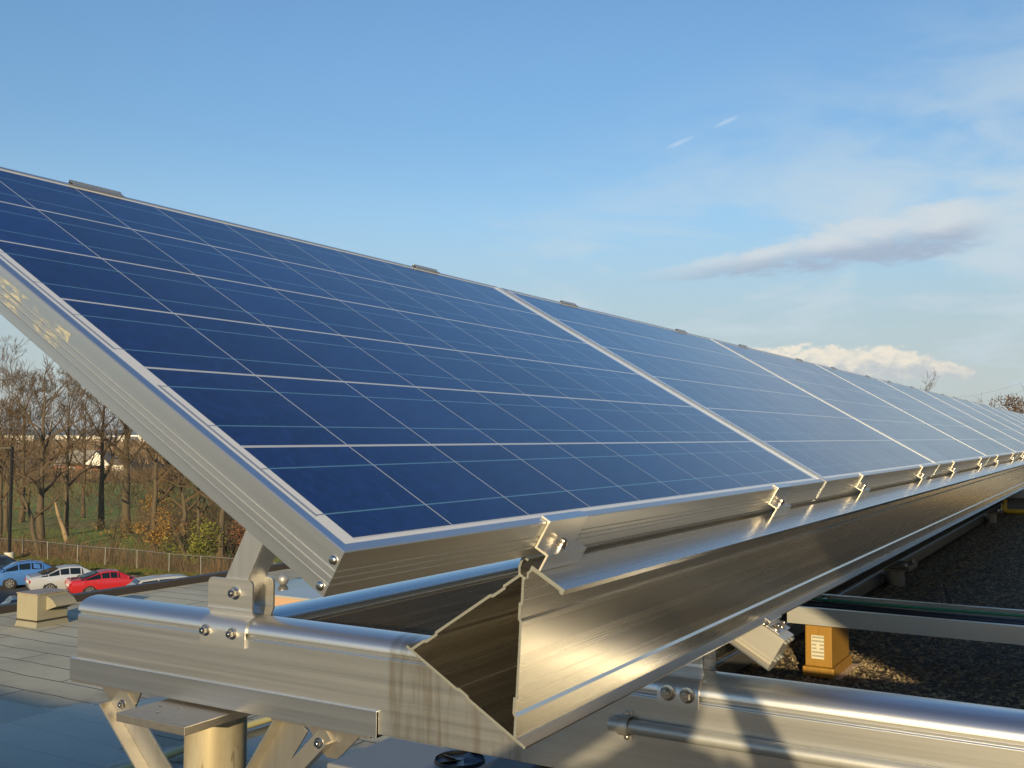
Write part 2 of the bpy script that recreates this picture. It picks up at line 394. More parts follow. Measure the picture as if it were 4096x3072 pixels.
# clamps along the bottom edge and the top edge of the panels
CW = 0.0977
def make_clamp():
    t = thing('z_clamp', None, 'clamp', rot=TILT, group='Z clamps along the lower panel edge')
    pl = [(-0.0080, 0.0017), (-0.0177, 0.0017), (-0.0177, -0.0332), (-0.0350, -0.0332), (-0.0350, -0.0525)]
    mb = MB(); mb.prism(offset_strip([Vector(p) for p in pl], -0.0026), 'X', 0, CW)
    saw(mb.build('bracket', AL_CLAMP, t), EDGE)
    b = MB(); hexbolt(b, (0.048, -0.0270, -0.0305), (0, 0, 1), 0.0068, 0.0012, 20); hexbolt(b, (0.048, -0.0270, -0.0293), (0, 0, 1), 0.0053, 0.0085, 22)
    bo = b.build('bolt', STEEL, t, smooth=40)
    s = MB(); hexbolt(s, (0.048, -0.0270, -0.0207), (0, 0, 1), 0.0030, 0.0003, 6); s.build('socket', STEEL_DK, bo)
    return t
def make_top_clamp():
    t = thing('top_clamp', None, 'clamp', rot=TILT, group='clamps along the upper panel edge')
    pl = [(-0.0095, 0.0016), (0.0006, 0.0016), (0.0006, -0.052), (0.0034, -0.052), (0.0034, 0.0064), (0.0008, 0.0064), (0.0008, 0.0042), (-0.0095, 0.0042)]
    mb = MB(); mb.prism([(V1 + a, b) for a, b in pl], 'X', 0, CW); mb.build('bracket', AL_CLAMP, t, bevel=0.0004)
    return t
ORD = ['first', 'second', 'third', 'fourth', 'fifth', 'sixth', 'seventh', 'eighth', 'ninth', 'tenth', 'eleventh', 'twelfth', 'thirteenth', 'fourteenth']
c0 = make_clamp(); n = 0
for k in range(NP):
    for j, u in enumerate((0.3284, 1.2440)):
        c = c0 if n == 0 else copy_tree(c0); n += 1
        c.location = (u + k * PITCH, 0, 0)
        c['label'] = ('large bright Z clamp with socket bolt nearest the camera' if n == 1 else
                      '%s Z clamp on the lower edge of the %s panel' % (('left', 'right')[j], ORD[k]))
t0 = make_top_clamp(); n = 0
for k in range(NP):
    for j, u in enumerate((0.318, 1.243)):
        c = t0 if n == 0 else copy_tree(t0); n += 1
        c.location = (u + k * PITCH, 0, 0)
        c['label'] = '%s clamp on the upper edge of the %s panel' % (('left', 'right')[j], ORD[k])

# triangular rail under the lower edge (profile in panel coordinates)
RX = 0.3275
def make_rail(name, label, length, mirror=None, x0=RX, cat='rail'):
    t = thing(name, label, cat, rot=TILT)
    mv = (lambda p: p) if mirror is None else (lambda p: (mirror - p[0], p[1]))
    th = 0.0034
    def st(nm, pl, thick, x_eps=0.0, bev=0):
        mb = MB(); pr = offset_strip([Vector(p) for p in pl], thick); mb.prism([mv(p) for p in pr], 'X', x0 + x_eps, x0 + length)
        return mb
    fv = lambda w, o=0.0: (-0.0243 - 0.0837 * (-0.0700 - w) / 0.1669 + o, w)
    web = [fv(-0.0690), fv(-0.0985), fv(-0.1002, 0.0028), fv(-0.1140, 0.0028), fv(-0.1160), fv(-0.1975), fv(-0.1990, 0.0032), fv(-0.2120, 0.0032), fv(-0.2142), fv(-0.2366)]
    all_ = st('', web, th)
    bv = lambda w, o=0.0: (-0.0165 + 0.0845 * (-0.0700 - w) / 0.1690 + o, w)
    back = [bv(-0.0705), bv(-0.0945), bv(-0.0965, -0.0025), bv(-0.1120, -0.0025), bv(-0.1140), bv(-0.1980), bv(-0.2000, -0.0025), bv(-0.2145, -0.0025), bv(-0.2165), bv(-0.2366)]
    w2 = st('', back, -th, 0.0003)
    base = [(-0.1229, -0.2402), (-0.0310, -0.2402), (-0.0285, -0.2382), (-0.0165, -0.2382), (-0.0140, -0.2402), (0.0560, -0.2402), (0.0735, -0.2402)]
    w3 = st('', base, th + 0.0002, 0.0006)
    floor = [(-0.0258, -0.0725), (-0.0150, -0.0725)]
    w4 = st('', floor, 0.0030, 0.0009)
    lip = [(-0.0150, -0.0720), (-0.0103, -0.0640), (-0.0088, -0.0530), (-0.0110, -0.0490), (-0.0180, -0.0490)]
    w5 = st('', lip, 0.0030, 0.0012)
    fl = [(-0.0262, -0.0700), (-0.0235, -0.0640), (-0.0262, -0.0560)]
    w6 = st('', fl, 0.0028, 0.0015)
    flange = [(-0.0246, -0.0531), (-0.0747, -0.0531), (-0.0747, -0.0604), (-0.0700, -0.0604), (-0.0690, -0.0580), (-0.0246, -0.0580)]
    w7 = MB(); w7.prism([mv(p) for p in flange], 'X', x0 + 0.0018, x0 + length)
    body = MB()
    for w_ in (all_, w2, w3, w4, w5, w6): body.poly(w_.v, w_.f)
    saw(body.build('web', AL_RAIL, t), AL_CUT)
    saw(w7.build('top_flange', AL_RAIL, t), AL_CUT)
    return t
make_rail('support_rail', 'long triangular aluminium rail clamped under the lower panel edge, sawn end open', 26.0)
make_rail('support_rail', 'aluminium rail hidden behind the upper panel edge', 26.0, mirror=0.9618)

# beam running front to back below the row (bullnose extrusion)
GX, GW = 1.247, 0.122  # cross and tie beams, brackets, strut, conduit, post, gussets, braces scaled about the camera
GTOP, GGRV, GBOT = -0.3857, -0.4223, -0.6150
def bull(x0=GX, wdt=GW, top=GTOP, bot=GBOT, gz=GGRV):
    cx = x0 + wdt / 2; P = []
    for i in range(17):
        a = math.pi * (1 - i / 16)
        P.append((cx + (wdt / 2) * math.cos(a), gz + (top - gz) * math.sin(a) ** 0.9 if 0 < i < 16 else gz))
    P += [(x0 + wdt - 0.007, gz - 0.002), (x0 + wdt - 0.007, gz - 0.0095), (x0 + wdt, gz - 0.011), (x0 + wdt, bot), (x0, bot),
          (x0, gz - 0.0155), (x0 + 0.0022, gz - 0.0132), (x0 + 0.0022, gz - 0.0110), (x0 + 0.0085, gz - 0.0095), (x0 + 0.0085, gz - 0.0022), (x0, gz - 0.0011)]
    return P
gird = thing('cross_beam', 'bullnose aluminium beam running front to back below the sawn end of the rail', 'beam', (0, 0, 0))
mb = MB(); mb.prism(bull(), 'Y', -4.2, 2.045); mb.build('beam_body', AL_GIRD, gird, smooth=30, bevel=0.0008)
mb = MB(); mb.prism([(GX - 0.0080, -0.5595), (GX - 0.0006, -0.5595), (GX - 0.0006, -0.6165), (GX + 0.117, -0.6165), (GX + 0.117, -0.6225), (GX - 0.0080, -0.6225)], 'Y', 0.9390, 2.065)
mb.build('base_angle', alum('aluminium_base_angle', 'Y', (0.70, 0.71, 0.72), 0.34, 0.96, 0.2, 0.15, 0.12), gird, bevel=0.0012)

def rounded_plate(y0, y1, z0, z1, r):
    """plate standing in the YZ plane with its two upper corners rounded"""
    P = [(y0, z0), (y1, z0)]
    for i in range(7): a = i / 6 * math.pi / 2; P.append((y1 - r + r * math.cos(a), z1 - r + r * math.sin(a)))
    for i in range(7): a = math.pi / 2 + i / 6 * math.pi / 2; P.append((y0 + r + r * math.cos(a), z1 - r + r * math.sin(a)))
    return P
def saddle(name, label, y0, y1, ztop, bolts, upper=None, low=-0.4605):
    """two bent plates gripping the bullnose, each with an upright ear"""
    t = thing(name, label, 'bracket', group='saddle brackets on the beam')
    x0 = GX - 0.0064; cx = GX + GW / 2; xe = GX + 0.0190
    sk = [(x0, low), (x0, GGRV)]
    for i in range(1, 5):
        a = math.pi * (1 - i / 12); sk.append((cx + (GW / 2 + 0.0064) * math.cos(a), GGRV + (GTOP - GGRV + 0.0060) * math.sin(a)))
    sk += [(xe, -0.3700), (xe + 0.001, -0.3630)]
    P = rounded_plate(y0, y1, -0.3636, ztop, 0.015)
    for side in (0, 1):
        mb = MB(); q = sk if side == 0 else [(2 * cx - a, b) for a, b in sk]
        mb.prism(offset_strip([Vector(p) for p in q], -0.0056 if side == 0 else 0.0056), 'Y', y0, y1)
        if side == 0: mb.prism(P, 'X', xe + 0.0006, xe + 0.0066)
        else: mb.prism(P, 'X', 2 * cx - xe - 0.0066, 2 * cx - xe - 0.0006)
        mb.build('plate', AL_BRKT, t, smooth=35)
    for fy, z in bolts: bolt('bolt', (x0 + 0.0002, y0 + (y1 - y0) * fy, z), (-1, 0, 0), 0.0108, 0.0130, t)
    if upper: bolt('bolt', (xe + 0.0008, upper[0], upper[1]), (-1, 0, 0), 0.0124, 0.0160, t)
    return t
saddle('saddle_bracket', 'saddle bracket with three bolts on the left end of the beam', 1.3715, 1.5335, -0.2900, ((0.87, -0.4260), (0.27, -0.4260)), upper=(1.432, -0.3255))
saddle('saddle_bracket', 'partly shaded saddle bracket on the beam in front of the rail', 0.1430, 0.2300, -0.2850, ((0.73, -0.4215), (0.26, -0.4215)), low=-0.4470)
# leaning strut from the rear bracket up to the sloping beam behind the panel
st = thing('rear_strut', 'leaning aluminium angle strut rising from the saddle bracket behind the panel end', 'strut')
p0 = Vector((GX + 0.0272, 1.4675, -0.3443)); dirn = Vector((0, -0.478, 0.878)).normalized(); side = Vector((0, dirn.z, -dirn.y))
mb = MB(); L_ = 0.72
q = p0 + dirn * L_ / 2
mb.obox(q + Vector((0.0034, 0, 0)), (0.0030, 0, 0), side * 0.0348, dirn * L_ / 2)
mb.obox(q + side * (-0.0348 + 0.0030) + Vector((0.0066 + 0.032, 0, 0)), (0.0318, 0, 0), side * 0.0030, dirn * L_ / 2)
mb.build('angle_bar', AL_PLATE, st, bevel=0.0008)

# bullnose beam along the row, butting against the first one below the rear bracket
tie = thing('tie_beam', 'bullnose aluminium beam along the row, half hidden below the lower panel edge', 'beam')
pr = [(1.500 - (x - GX), z) for x, z in bull()]
mb = MB(); mb.prism(pr, 'X', GX + GW + 0.001, 7.5); mb.build('beam_body', AL_RAIL, tie, smooth=30)

# conduit with straps on the front half of the beam
con = thing('conduit_pipe', 'grey conduit strapped along the face of the beam', 'conduit')
mb = MB(); mb.tube([(GX - 0.0147, 0.33, -0.4977), (GX - 0.0147, -4.2, -0.4960)], 0.0141, 20); mb.build('tube', simple('conduit_metal', (0.50, 0.51, 0.50), 0.45, 0.6, 0.1, 40), con, smooth=40)
for yy in (0.297, -0.75):
    mb = MB(); P = []
    for i in range(13):
        a = math.pi * (0.5 + i / 12); P.append((GX - 0.0147 + 0.0175 * math.cos(a), -0.4975 + 0.0175 * math.sin(a)))
    sk = [(GX - 0.0011, -0.4690), (GX - 0.0019, -0.4800)] + P + [(GX - 0.0019, -0.5150), (GX - 0.0011, -0.5280)]
    mb.prism(offset_strip([Vector(p) for p in sk], -0.0021), 'Y', yy - 0.0113, yy + 0.0113)
    sp = mb.build('strap', GALV, con, smooth=40)
    bolt('screw', (GX - 0.004, yy, -0.4745), (-1, 0, 0), 0.0064, 0.0053, sp, washer=False); bolt('screw', (GX - 0.004, yy, -0.5225), (-1, 0, 0), 0.0064, 0.0053, sp, washer=False)

# sloping beam end under the rail, with a small clip on the rail's lip
raf = thing('sloping_beam', 'short sloping aluminium beam end poking out under the rail', 'beam', rot=TILT)
mb = MB()
ux, wt = 1.268, -0.2480
prf = [(ux, wt), (ux + 0.066, wt), (ux + 0.066, wt - 0.058)]
for i in range(1, 12):
    a = -math.pi * i / 12; prf.append((ux + 0.033 + 0.033 * math.cos(a), wt - 0.058 + 0.020 * math.sin(a)))
prf += [(ux, wt - 0.058), (ux + 0.003, wt - 0.0565), (ux + 0.003, wt - 0.0535), (ux, wt - 0.052), (ux, wt - 0.050), (ux + 0.002, wt - 0.0485), (ux + 0.002, wt - 0.046), (ux, wt - 0.0445)]
mb.prism(prf, 'Y', -0.168, 1.16); mb.build('beam_body', alum('aluminium_slope_beam', 'Y', (0.70, 0.67, 0.60), 0.36, 0.7, 0.4, 0.12, 0.08), raf, smooth=30)
mb = MB()
for a, b in ((0.006, 0.018), (0.026, 0.038), (0.046, 0.060)):
    mb.box((ux + a, -0.1735, wt - 0.008), (ux + b, -0.1682, wt - 0.003)); mb.box((ux + a + 0.002, -0.1735, wt - 0.050), (ux + b - 0.002, -0.1682, wt - 0.045))
mb.box((ux + 0.0680, -0.165, wt - 0.018), (ux + 0.090, -0.120, wt - 0.013)); mb.box((ux + 0.0662, -0.165, wt - 0.018), (ux + 0.0680, -0.120, wt - 0.001))
mb.build('end_rib', AL_CUT, raf)
clip = thing('rail_clip', 'small slotted clip with two hex bolts holding the rail lip to the sloping beam', 'clip', rot=TILT)
mb = MB()
mb.box((ux + 0.002, -0.1530, -0.2476), (ux + 0.082, -0.1236, -0.2446)); mb.box((ux + 0.002, -0.1280, -0.2444), (ux + 0.082, -0.1236, -0.2362)); mb.box((ux + 0.002, -0.1280, -0.2360), (ux + 0.082, -0.1140, -0.2338))
mb.build('plate', AL_CLAMP, clip, bevel=0.001)
for a in (0.022, 0.060): bolt('bolt', (ux + a, -0.141, -0.2445), (0, 0, 1), 0.0070, 0.007, clip)

# post, cap plate, gussets and braces below the left end of the beam
def cyl(mb, c, r, z0, z1, n=28): mb.tube([(c[0], c[1], z0), (c[0], c[1], z1)], r, n)
m_, t, b = mat('stained_pipe'); o = t.pos()
nz = t.noise(t.scale(o, (16, 16, 4)), 1.0, 5, 0.65)
c = t.mix(t.map(nz, 0.35, 0.7), (0.42, 0.36, 0.24), (0.55, 0.50, 0.38)); c = t.mix(t.map(t.noise(t.scale(o, (24, 24, 3.5)), 1.0, 4, 0.7), 0.60, 0.68), c, (0.15, 0.11, 0.06))
t.l.new(c, b.inputs['Base Color']); b.inputs['Roughness'].default_value = 0.40; b.inputs['Metallic'].default_value = 0.45
PIPE = m_
RUSTED = simple('weathered_plate', (0.40, 0.37, 0.33), 0.40, 0.85, 0.2, 60)
post = thing('support_post', 'stained round steel post with a flat cap plate under the left end of the beam', 'post', (1.355, 1.588, -2.90))
mb = MB(); cyl(mb, (0, 0), 0.0840, 0.0, 2.2470, 40); mb.build('pipe', PIPE, post, smooth=40)
mb = MB(); mb.box((-0.265, -0.171, 2.2475), (0.21, 0.085, 2.2700)); mb.build('cap_plate', RUSTED, post, bevel=0.0022)
for bx_, by_ in ((-0.210, -0.009), (-0.150, -0.022), (-0.160, 0.037), (-0.094, 0.026)):
    bolt('bolt', (bx_, by_, 2.2704), (0, 0, 1), 0.0056, 0.0022, post, washer=False, hexn=12)
def gusset(name, label, ya, yb, tri):
    t = thing(name, label, 'gusset', group='gusset brackets under the beam')
    mb = MB(); mb.box((GX - 0.002, yb, -0.6292), (GX + 0.103, ya, -0.6230)); mb.build('top_plate', RUSTED, t, bevel=0.001)
    mb = MB(); mb.prism(tri, 'X', GX + 0.0300, GX + 0.0376); mb.build('web_plate', RUSTED, t, bevel=0.001)
    return t
gusset('gusset_bracket', 'triangular steel gusset under the left end of the beam', 2.065, 1.772, [(1.981, -0.6295), (1.802, -0.6295), (1.832, -0.6865), (1.860, -0.709), (1.898, -0.709), (1.926, -0.6865)])
gusset('gusset_bracket', 'triangular steel gusset under the middle of the beam', 1.2795, 0.9645, [(1.193, -0.6295), (1.009, -0.6295), (1.073, -0.690), (1.091, -0.705), (1.125, -0.705), (1.152, -0.679)])
BRACE = alum('brace_metal', 'Z', (0.62, 0.58, 0.50), 0.33, 0.85, 0.3, 0.25, 0.15)
def brace(label, a, d, L, wd, bolt_at=0.038, x=GX + 0.0295, sgn=1, flw=0.038):
    t = thing('angle_brace', label, 'brace', group='angle braces below the beam')
    a = Vector(a); d = Vector(d).normalized(); s = Vector((0, d.z, -d.y)); q = a + d * L / 2
    mb = MB(); mb.obox(Vector((x - 0.0032, q.y, q.z)), (0.0032, 0, 0), s * wd / 2, d * L / 2)
    mb.obox(Vector((x - 0.0066 - flw / 2, q.y, q.z)) + s * sgn * (wd / 2 - 0.0030), (flw / 2, 0, 0), s * 0.0030, d * L / 2)
    mb.build('angle_bar', BRACE, t, bevel=0.001)
    bolt('bolt', Vector((x - 0.0066, a.y, a.z)) + d * bolt_at, (-1, 0, 0), 0.0098, 0.0094, t)
brace('angle brace slanting down from the left gusset towards the post', (0, 1.898, -0.649), (0, -0.70, -0.68), 0.50, 0.075, sgn=-1)
brace('angle brace slanting down from the right gusset towards the post', (0, 1.114, -0.645), (0, 0.66, -0.64), 0.60, 0.049, sgn=1, flw=0.024)
br = thing('angle_brace', 'wide angle brace behind the right gusset, leaning left', 'brace', group='angle braces below the beam')
mb = MB(); d = Vector((0.0, 0.56, -0.82)).normalized(); s = Vector((0, d.z, -d.y)); q = Vector((GX + 0.056, 1.240, -0.636)) + d * 0.4
mb.obox(q, (0.0034, 0, 0), s * 0.041, d * 0.4); mb.obox(q + s * (-0.038) + Vector((-0.0222, 0, 0)), (0.0188, 0, 0), s * 0.0034, d * 0.4); mb.build('angle_bar', BRACE, br, bevel=0.001)

# ------------------------------------------------------------------ upper gravel roof and what stands on it
ZU, ZL, ZG = -0.76, -2.90, -8.80
KF = 0.927        # far things scaled about the camera, first placed for a ground 9.5 m down
def sheet(name, x0, y0, x1, y1, z, m_, n=1):
    mb = MB(); mb.poly([(x0, y0, z), (x1, y0, z), (x1, y1, z), (x0, y1, z)], [(0, 1, 2, 3)])
    return tag(mb.build(name, m_), kind='structure')
m_, t, b = mat('gravel'); o = t.pos()
v1 = t.voro(o, 62.0); v1c = t.sep(t.voro(o, 62.0, 'F1', 'Color'))[0]
c = t.mix(v1c, (0.045, 0.034, 0.02), (0.28, 0.22, 0.135)); c = t.mix(t.map(v1, 0.25, 0.75, 0, 0.75), c, (0.03, 0.022, 0.015))
c = t.mix(t.m('MULTIPLY', t.map(t.noise(o, 2.2, 5), 0.35, 0.7), 0.5), c, (0.05, 0.045, 0.035))
t.l.new(c, b.inputs['Base Color']); b.inputs['Roughness'].default_value = 0.85
t.l.new(t.bump(t.m('SUBTRACT', 1.0, v1), 1.0, 0.012), b.inputs['Normal']); GRAVEL = m_
def pebbles():
    g = random.Random(12); mb = MB(); oc = [(1, 0, 0), (0, 1, 0), (-1, 0, 0), (0, -1, 0), (0, 0, 1)]
    for k in range(30000):
        x = 1.7 + 11.0 * g.random() ** 1.7; y = g.uniform(-0.75, 0.60); r = g.uniform(.004, .010) * (1 + 0.05 * x); a = g.uniform(0, 6.28); c, s_ = math.cos(a), math.sin(a)
        sx, sy, sz = r * g.uniform(.8, 1.5), r * g.uniform(.6, 1.0), r * g.uniform(.5, .9)
        P = []
        for p, q, h in oc:
            j = g.uniform(.75, 1.2); u, v = p * sx * j, q * sy * j; P.append((x + u * c - v * s_, y + u * s_ + v * c, ZU + 0.0005 + h * sz * j))
        mb.poly(P, [(0, 1, 4), (1, 2, 4), (2, 3, 4), (3, 0, 4)])
    m2, t2, b2 = mat('pebble_stone'); n2_ = t2.sep(t2.voro(t2.pos(), 45.0, 'F1', 'Color'))[0]
    t2.l.new(t2.mix(n2_, (0.045, 0.035, 0.022), (0.31, 0.24, 0.15)), b2.inputs['Base Color']); b2.inputs['Roughness'].default_value = 0.8
    tag(mb.build('loose_gravel', m2), kind='stuff')
pebbles()
# the gravel roof is L-shaped: a strip under the array and a block further left
mb = MB(); mb.poly([(-40, -40, ZU), (60, -40, ZU), (60, 0.72, ZU), (-4.0, 0.72, ZU), (-4.0, 40, ZU), (-40, 40, ZU)], [(0, 1, 2, 3, 4, 5)])
tag(mb.build('gravel_roof', GRAVEL), kind='structure')
FACADE = simple('facade', (0.30, 0.27, 0.23), 0.8, 0, 0.15, 2)
mb = MB(); mb.box((-40, -40, -8.75), (60, 0.70, ZU - 0.02)); mb.box((-40, 0.70, -8.75), (-4.02, 40, ZU - 0.02))
mb.box((-4.0, 0.705, -8.75), (60, 15.62, ZL - 0.02)); tag(mb.build('building_walls', FACADE), 'flat-roofed building on several levels below the solar array', 'building')
curb = MB(); curb.box((-4.0, 0.62, ZU + 0.002), (60, 0.74, -0.690)); curb.box((-4.12, 0.74, ZU + 0.002), (-4.0, 40, -0.66))
tag(curb.build('roof_curb', simple('curb_metal', (0.10, 0.105, 0.115), 0.5, 0.4, 0.2, 6), bevel=0.008), 'low grey curb along the edge of the gravel roof', 'curb')
# base beam on further posts
bb = thing('base_beam', 'dark aluminium I-beam running below the rail above the gravel', 'beam')
mb = MB(); prI = [(0.545, -0.630), (0.665, -0.630), (0.665, -0.622), (0.610, -0.620), (0.610, -0.470), (0.665, -0.468), (0.665, -0.460), (0.545, -0.460), (0.545, -0.468), (0.600, -0.470), (0.600, -0.620), (0.545, -0.622)]
mb.prism(prI, 'X', 1.7, 24); mb.build('beam_body', alum('dull_beam_metal', 'X', (0.16, 0.16, 0.165), 0.42, 0.9, 0.3, 0.2, 0.1), bb, bevel=0.001)
DULL = simple('dull_post_steel', (0.20, 0.19, 0.165), 0.5, 0.6, 0.3, 25)
def stub(x, label):
    t = thing('support_post', label, 'post', (x, 0.555, ZU), group='short posts of the base beam')
    mb = MB(); cyl(mb, (0, 0), 0.056, 0.0, 0.100, 32); mb.build('pipe', DULL, t, smooth=40)
    mb = MB(); mb.box((-0.14, -0.105, 0.1005), (0.14, 0.105, 0.112)); mb.box((-0.14, -0.105, 0.1155), (0.14, 0.105, 0.1275)); mb.build('cap_plate', DULL, t, bevel=0.001)
    for dx in (-0.115, 0.115): bolt('bolt', (dx, -0.082, 0.1277), (0, 0, 1), 0.012, 0.012, t)
    return t
stub(5.53, 'short round post with bolted cap plate standing on the shaded gravel')
stub(10.6, 'farther short post under the base beam near the grey duct')
# cable tray crossing on a timber block
tr = thing('cable_tray', 'open aluminium cable tray of two side rails crossing the gravel roof', 'cable tray')
SIDE = alum('tray_metal', 'Y', (0.56, 0.57, 0.56), 0.38, 0.75, 0.3, 0.15, 0.08)
def chan(xf, z0, z1, s, w=0.022):
    return [(xf, z0), (xf, z1), (xf + s * w, z1), (xf + s * w, z1 - 0.002), (xf + s * 0.002, z1 - 0.002), (xf + s * 0.002, z0 + 0.002), (xf + s * w, z0 + 0.002), (xf + s * w, z0)]
TX = 3.0
mb = MB(); mb.prism(chan(TX, -0.575, -0.516, 1), 'Y', -4.0, 0.462); mb.build('side_rail', SIDE, tr)
mb = MB(); mb.prism(chan(TX + 0.40, -0.575, -0.522, -1), 'Y', -4.0, 0.55); mb.build('side_rail', SIDE, tr)
mb = MB()
for k in range(14): mb.box((TX + 0.003, 0.35 - 0.3 * k, -0.5735), (TX + 0.397, 0.385 - 0.3 * k, -0.5690))
mb.build('rung', SIDE, tr)
BLACK = simple('black_cable', (0.012, 0.012, 0.014), 0.45)
def wavy(x, z, y0, y1, amp, ph, n=24): return [(x + amp * math.sin(ph + i * 0.9), y0 + (y1 - y0) * i / n, z + 0.002 * math.sin(ph * 2 + i)) for i in range(n + 1)]
for k in range(9):
    mb = MB(); mb.tube(wavy(TX + 0.15 + 0.021 * k, -0.558 + 0.010 * (k % 2), 0.6, -4.0, 0.006, k), 0.0095, 8)
    tag(mb.build('power_cable', BLACK, None, smooth=50), 'black cable lying with others in the open tray', 'cable', 'black cables in the tray')
mb = MB(); mb.tube(wavy(TX + 0.325, -0.533, 0.62, -4.0, 0.014, 2.0), 0.005, 8)
tag(mb.build('ground_wire', simple('green_wire', (0.02, 0.20, 0.09), 0.4), None, smooth=50), 'green earth wire along the inside of the cable tray', 'cable')
mb = MB(); mb.box((TX + 0.373, 0.405, -0.556), (TX + 0.377, 0.430, -0.524)); mb.box((TX + 0.355, 0.408, -0.541), (TX + 0.373, 0.427, -0.536)); tag(mb.build('tray_clip', STEEL, None, bevel=0.0008), 'small shiny clip on the far side of the cable tray', 'clip')
m_, t, b = mat('yellow_timber'); o = t.coord('Object'); x, y, z = t.sep(o)
g = t.noise(t.scale(o, (60, 60, 5)), 1.0, 4, 0.6, 0.6); c = t.mix(g, (0.17, 0.085, 0.008), (0.34, 0.185, 0.022)); t.l.new(c, b.inputs['Base Color']); b.inputs['Roughness'].default_value = 0.6
YEL = m_
blk = thing('timber_block', 'yellow timber block with a printed tag propping up the cable tray', 'block', (3.075, 0.352, ZU))
mb = MB(); mb.box((-0.075, -0.047, 0.040), (0.19, 0.047, 0.183)); mb.build('block_body', YEL, blk, bevel=0.004)
mb = MB(); mb.box((-0.083, -0.055, 0.004), (0.20, 0.055, 0.0395)); mb.build('foot', YEL, blk, bevel=0.004)
mb = MB(); mb.box((-0.06, -0.075, 0.0), (0.22, 0.050, 0.0038)); mb.build('pad', simple('pink_pad', (0.55, 0.42, 0.36), 0.7), blk)
mb = MB(); mb.box((-0.0768, -0.020, 0.068), (-0.0752, 0.024, 0.150)); lab = mb.build('printed_tag', simple('tag_paper', (0.58, 0.56, 0.45), 0.5, 0.2), blk)
mb = MB()
for r in range(6):
    zz = 0.143 - r * 0.0130; yy = 0.021
    while yy > -0.018:
        if not (r in (2, 3) and abs(yy - 0.002) < 0.005):
            mb.box((-0.0772, yy - 0.0013, zz - 0.0032), (-0.0769, yy, zz + 0.0032))
        yy -= 0.0026
mb.build('print_line', simple('print_ink', (0.08, 0.07, 0.05), 0.6), lab)
# thin loose wire hanging over the tray
mb = MB(); mb.tube([(3.42, -0.02, -0.52), (3.46, 0.0, -0.46), (3.9, 0.03, -0.60), (4.4, 0.03, -0.75)], 0.003, 6)
tag(mb.build('loose_wire', BLACK, None, smooth=60), 'thin dark loose wire hanging over the far side of the tray', 'cable')
# duct unit and gas pipe far right
duct = thing('rooftop_duct', 'pale grey rooftop duct unit beyond the gravel', 'duct', (12.2, -1.0, ZU))
mb = MB(); mb.box((0, -3.0, 0.165), (2.0, 1.75, 0.75)); mb.build('casing', simple('duct_paint', (0.46, 0.46, 0.45), 0.5, 0.3, 0.08, 5), duct, bevel=0.01)
mb = MB(); mb.box((0.06, -2.9, 0.0), (1.9, 1.70, 0.164)); mb.build('base_frame', simple('duct_base', (0.16, 0.17, 0.19), 0.6), duct)
gp = thing('gas_pipe', 'yellow gas pipe with an elbow in front of the grey duct', 'pipe', (11.9, 0.548, ZU))
mb = MB(); mb.tube([(0, 0, 0.165), (0, 0, 0.075), (0, -0.012, 0.045), (0, -0.05, 0.036), (0, -2.5, 0.036)], 0.030, 14); mb.build('pipe', simple('yellow_paint', (0.62, 0.42, 0.03), 0.45, 0, 0.1, 20), gp, smooth=50)

# ------------------------------------------------------------------ lower flat roof on the left
m_, t, b = mat('cap_sheet_roof'); o = t.pos(); x, y, z = t.sep(o)
bt = t.n.new('ShaderNodeTexBrick'); bt.offset = 0.5; bt.squash = 1.0
wob = t.m('MULTIPLY', t.m('SUBTRACT', t.noise(o, 0.9, 3), 0.5), 0.10)
t.l.new(t.comb(t.m('ADD', y, 0.35), t.m('ADD', t.m('ADD', x, 0.1), wob), 0.0), bt.inputs['Vector'])
bt.inputs['Scale'].default_value = 1.0; bt.inputs['Brick Width'].default_value = 3.1; bt.inputs['Row Height'].default_value = 0.465
bt.inputs['Mortar Size'].default_value = 0.014; bt.inputs['Mortar Smooth'].default_value = 0.35
bt.inputs['Color1'].default_value = (0.56, 0.53, 0.40, 1); bt.inputs['Color2'].default_value = (0.62, 0.59, 0.455, 1); bt.inputs['Mortar'].default_value = (0.05, 0.045, 0.04, 1)
c = t.mix(t.m('MULTIPLY', t.noise(o, 240.0, 2), 0.5), bt.outputs[0], (0.25, 0.235, 0.19), 'MIX')
c = t.mix(t.m('MULTIPLY', t.map(t.noise(o, 0.8, 5, 0.6), 0.42, 0.72), 0.35), c, (0.22, 0.20, 0.16))
# standing water: dark and mirror-like, in irregular pools
pn = t.noise(o, 0.55, 5, 0.55, 0.4); pn2 = t.noise(t.scale(o, (1.8, 1.0, 1)), 1.3, 4, 0.6)
dx = t.m('DIVIDE', t.m('SUBTRACT', x, 5.7), 2.1); dy = t.m('DIVIDE', t.m('SUBTRACT', y, 8.1), 2.9)
r1 = t.m('SQRT', t.m('ADD', t.m('POWER', dx, 2.0), t.m('POWER', dy, 2.0)))
dx2 = t.m('DIVIDE', t.m('SUBTRACT', x, 14.9), 1.7); dy2 = t.m('DIVIDE', t.m('SUBTRACT', y, 13.6), 0.62)
r2 = t.m('SQRT', t.m('ADD', t.m('POWER', dx2, 2.0), t.m('POWER', dy2, 2.0)))
pool = t.m('MAXIMUM', t.map(t.m('ADD', r1, t.m('MULTIPLY', t.m('SUBTRACT', pn, 0.5), 5.0)), 0.55, 0.95, 1.0, 0.0), t.map(t.m('ADD', r2, t.m('MULTIPLY', t.m('SUBTRACT', pn2, 0.5), 0.8)), 0.95, 1.05, 1.0, 0.0))
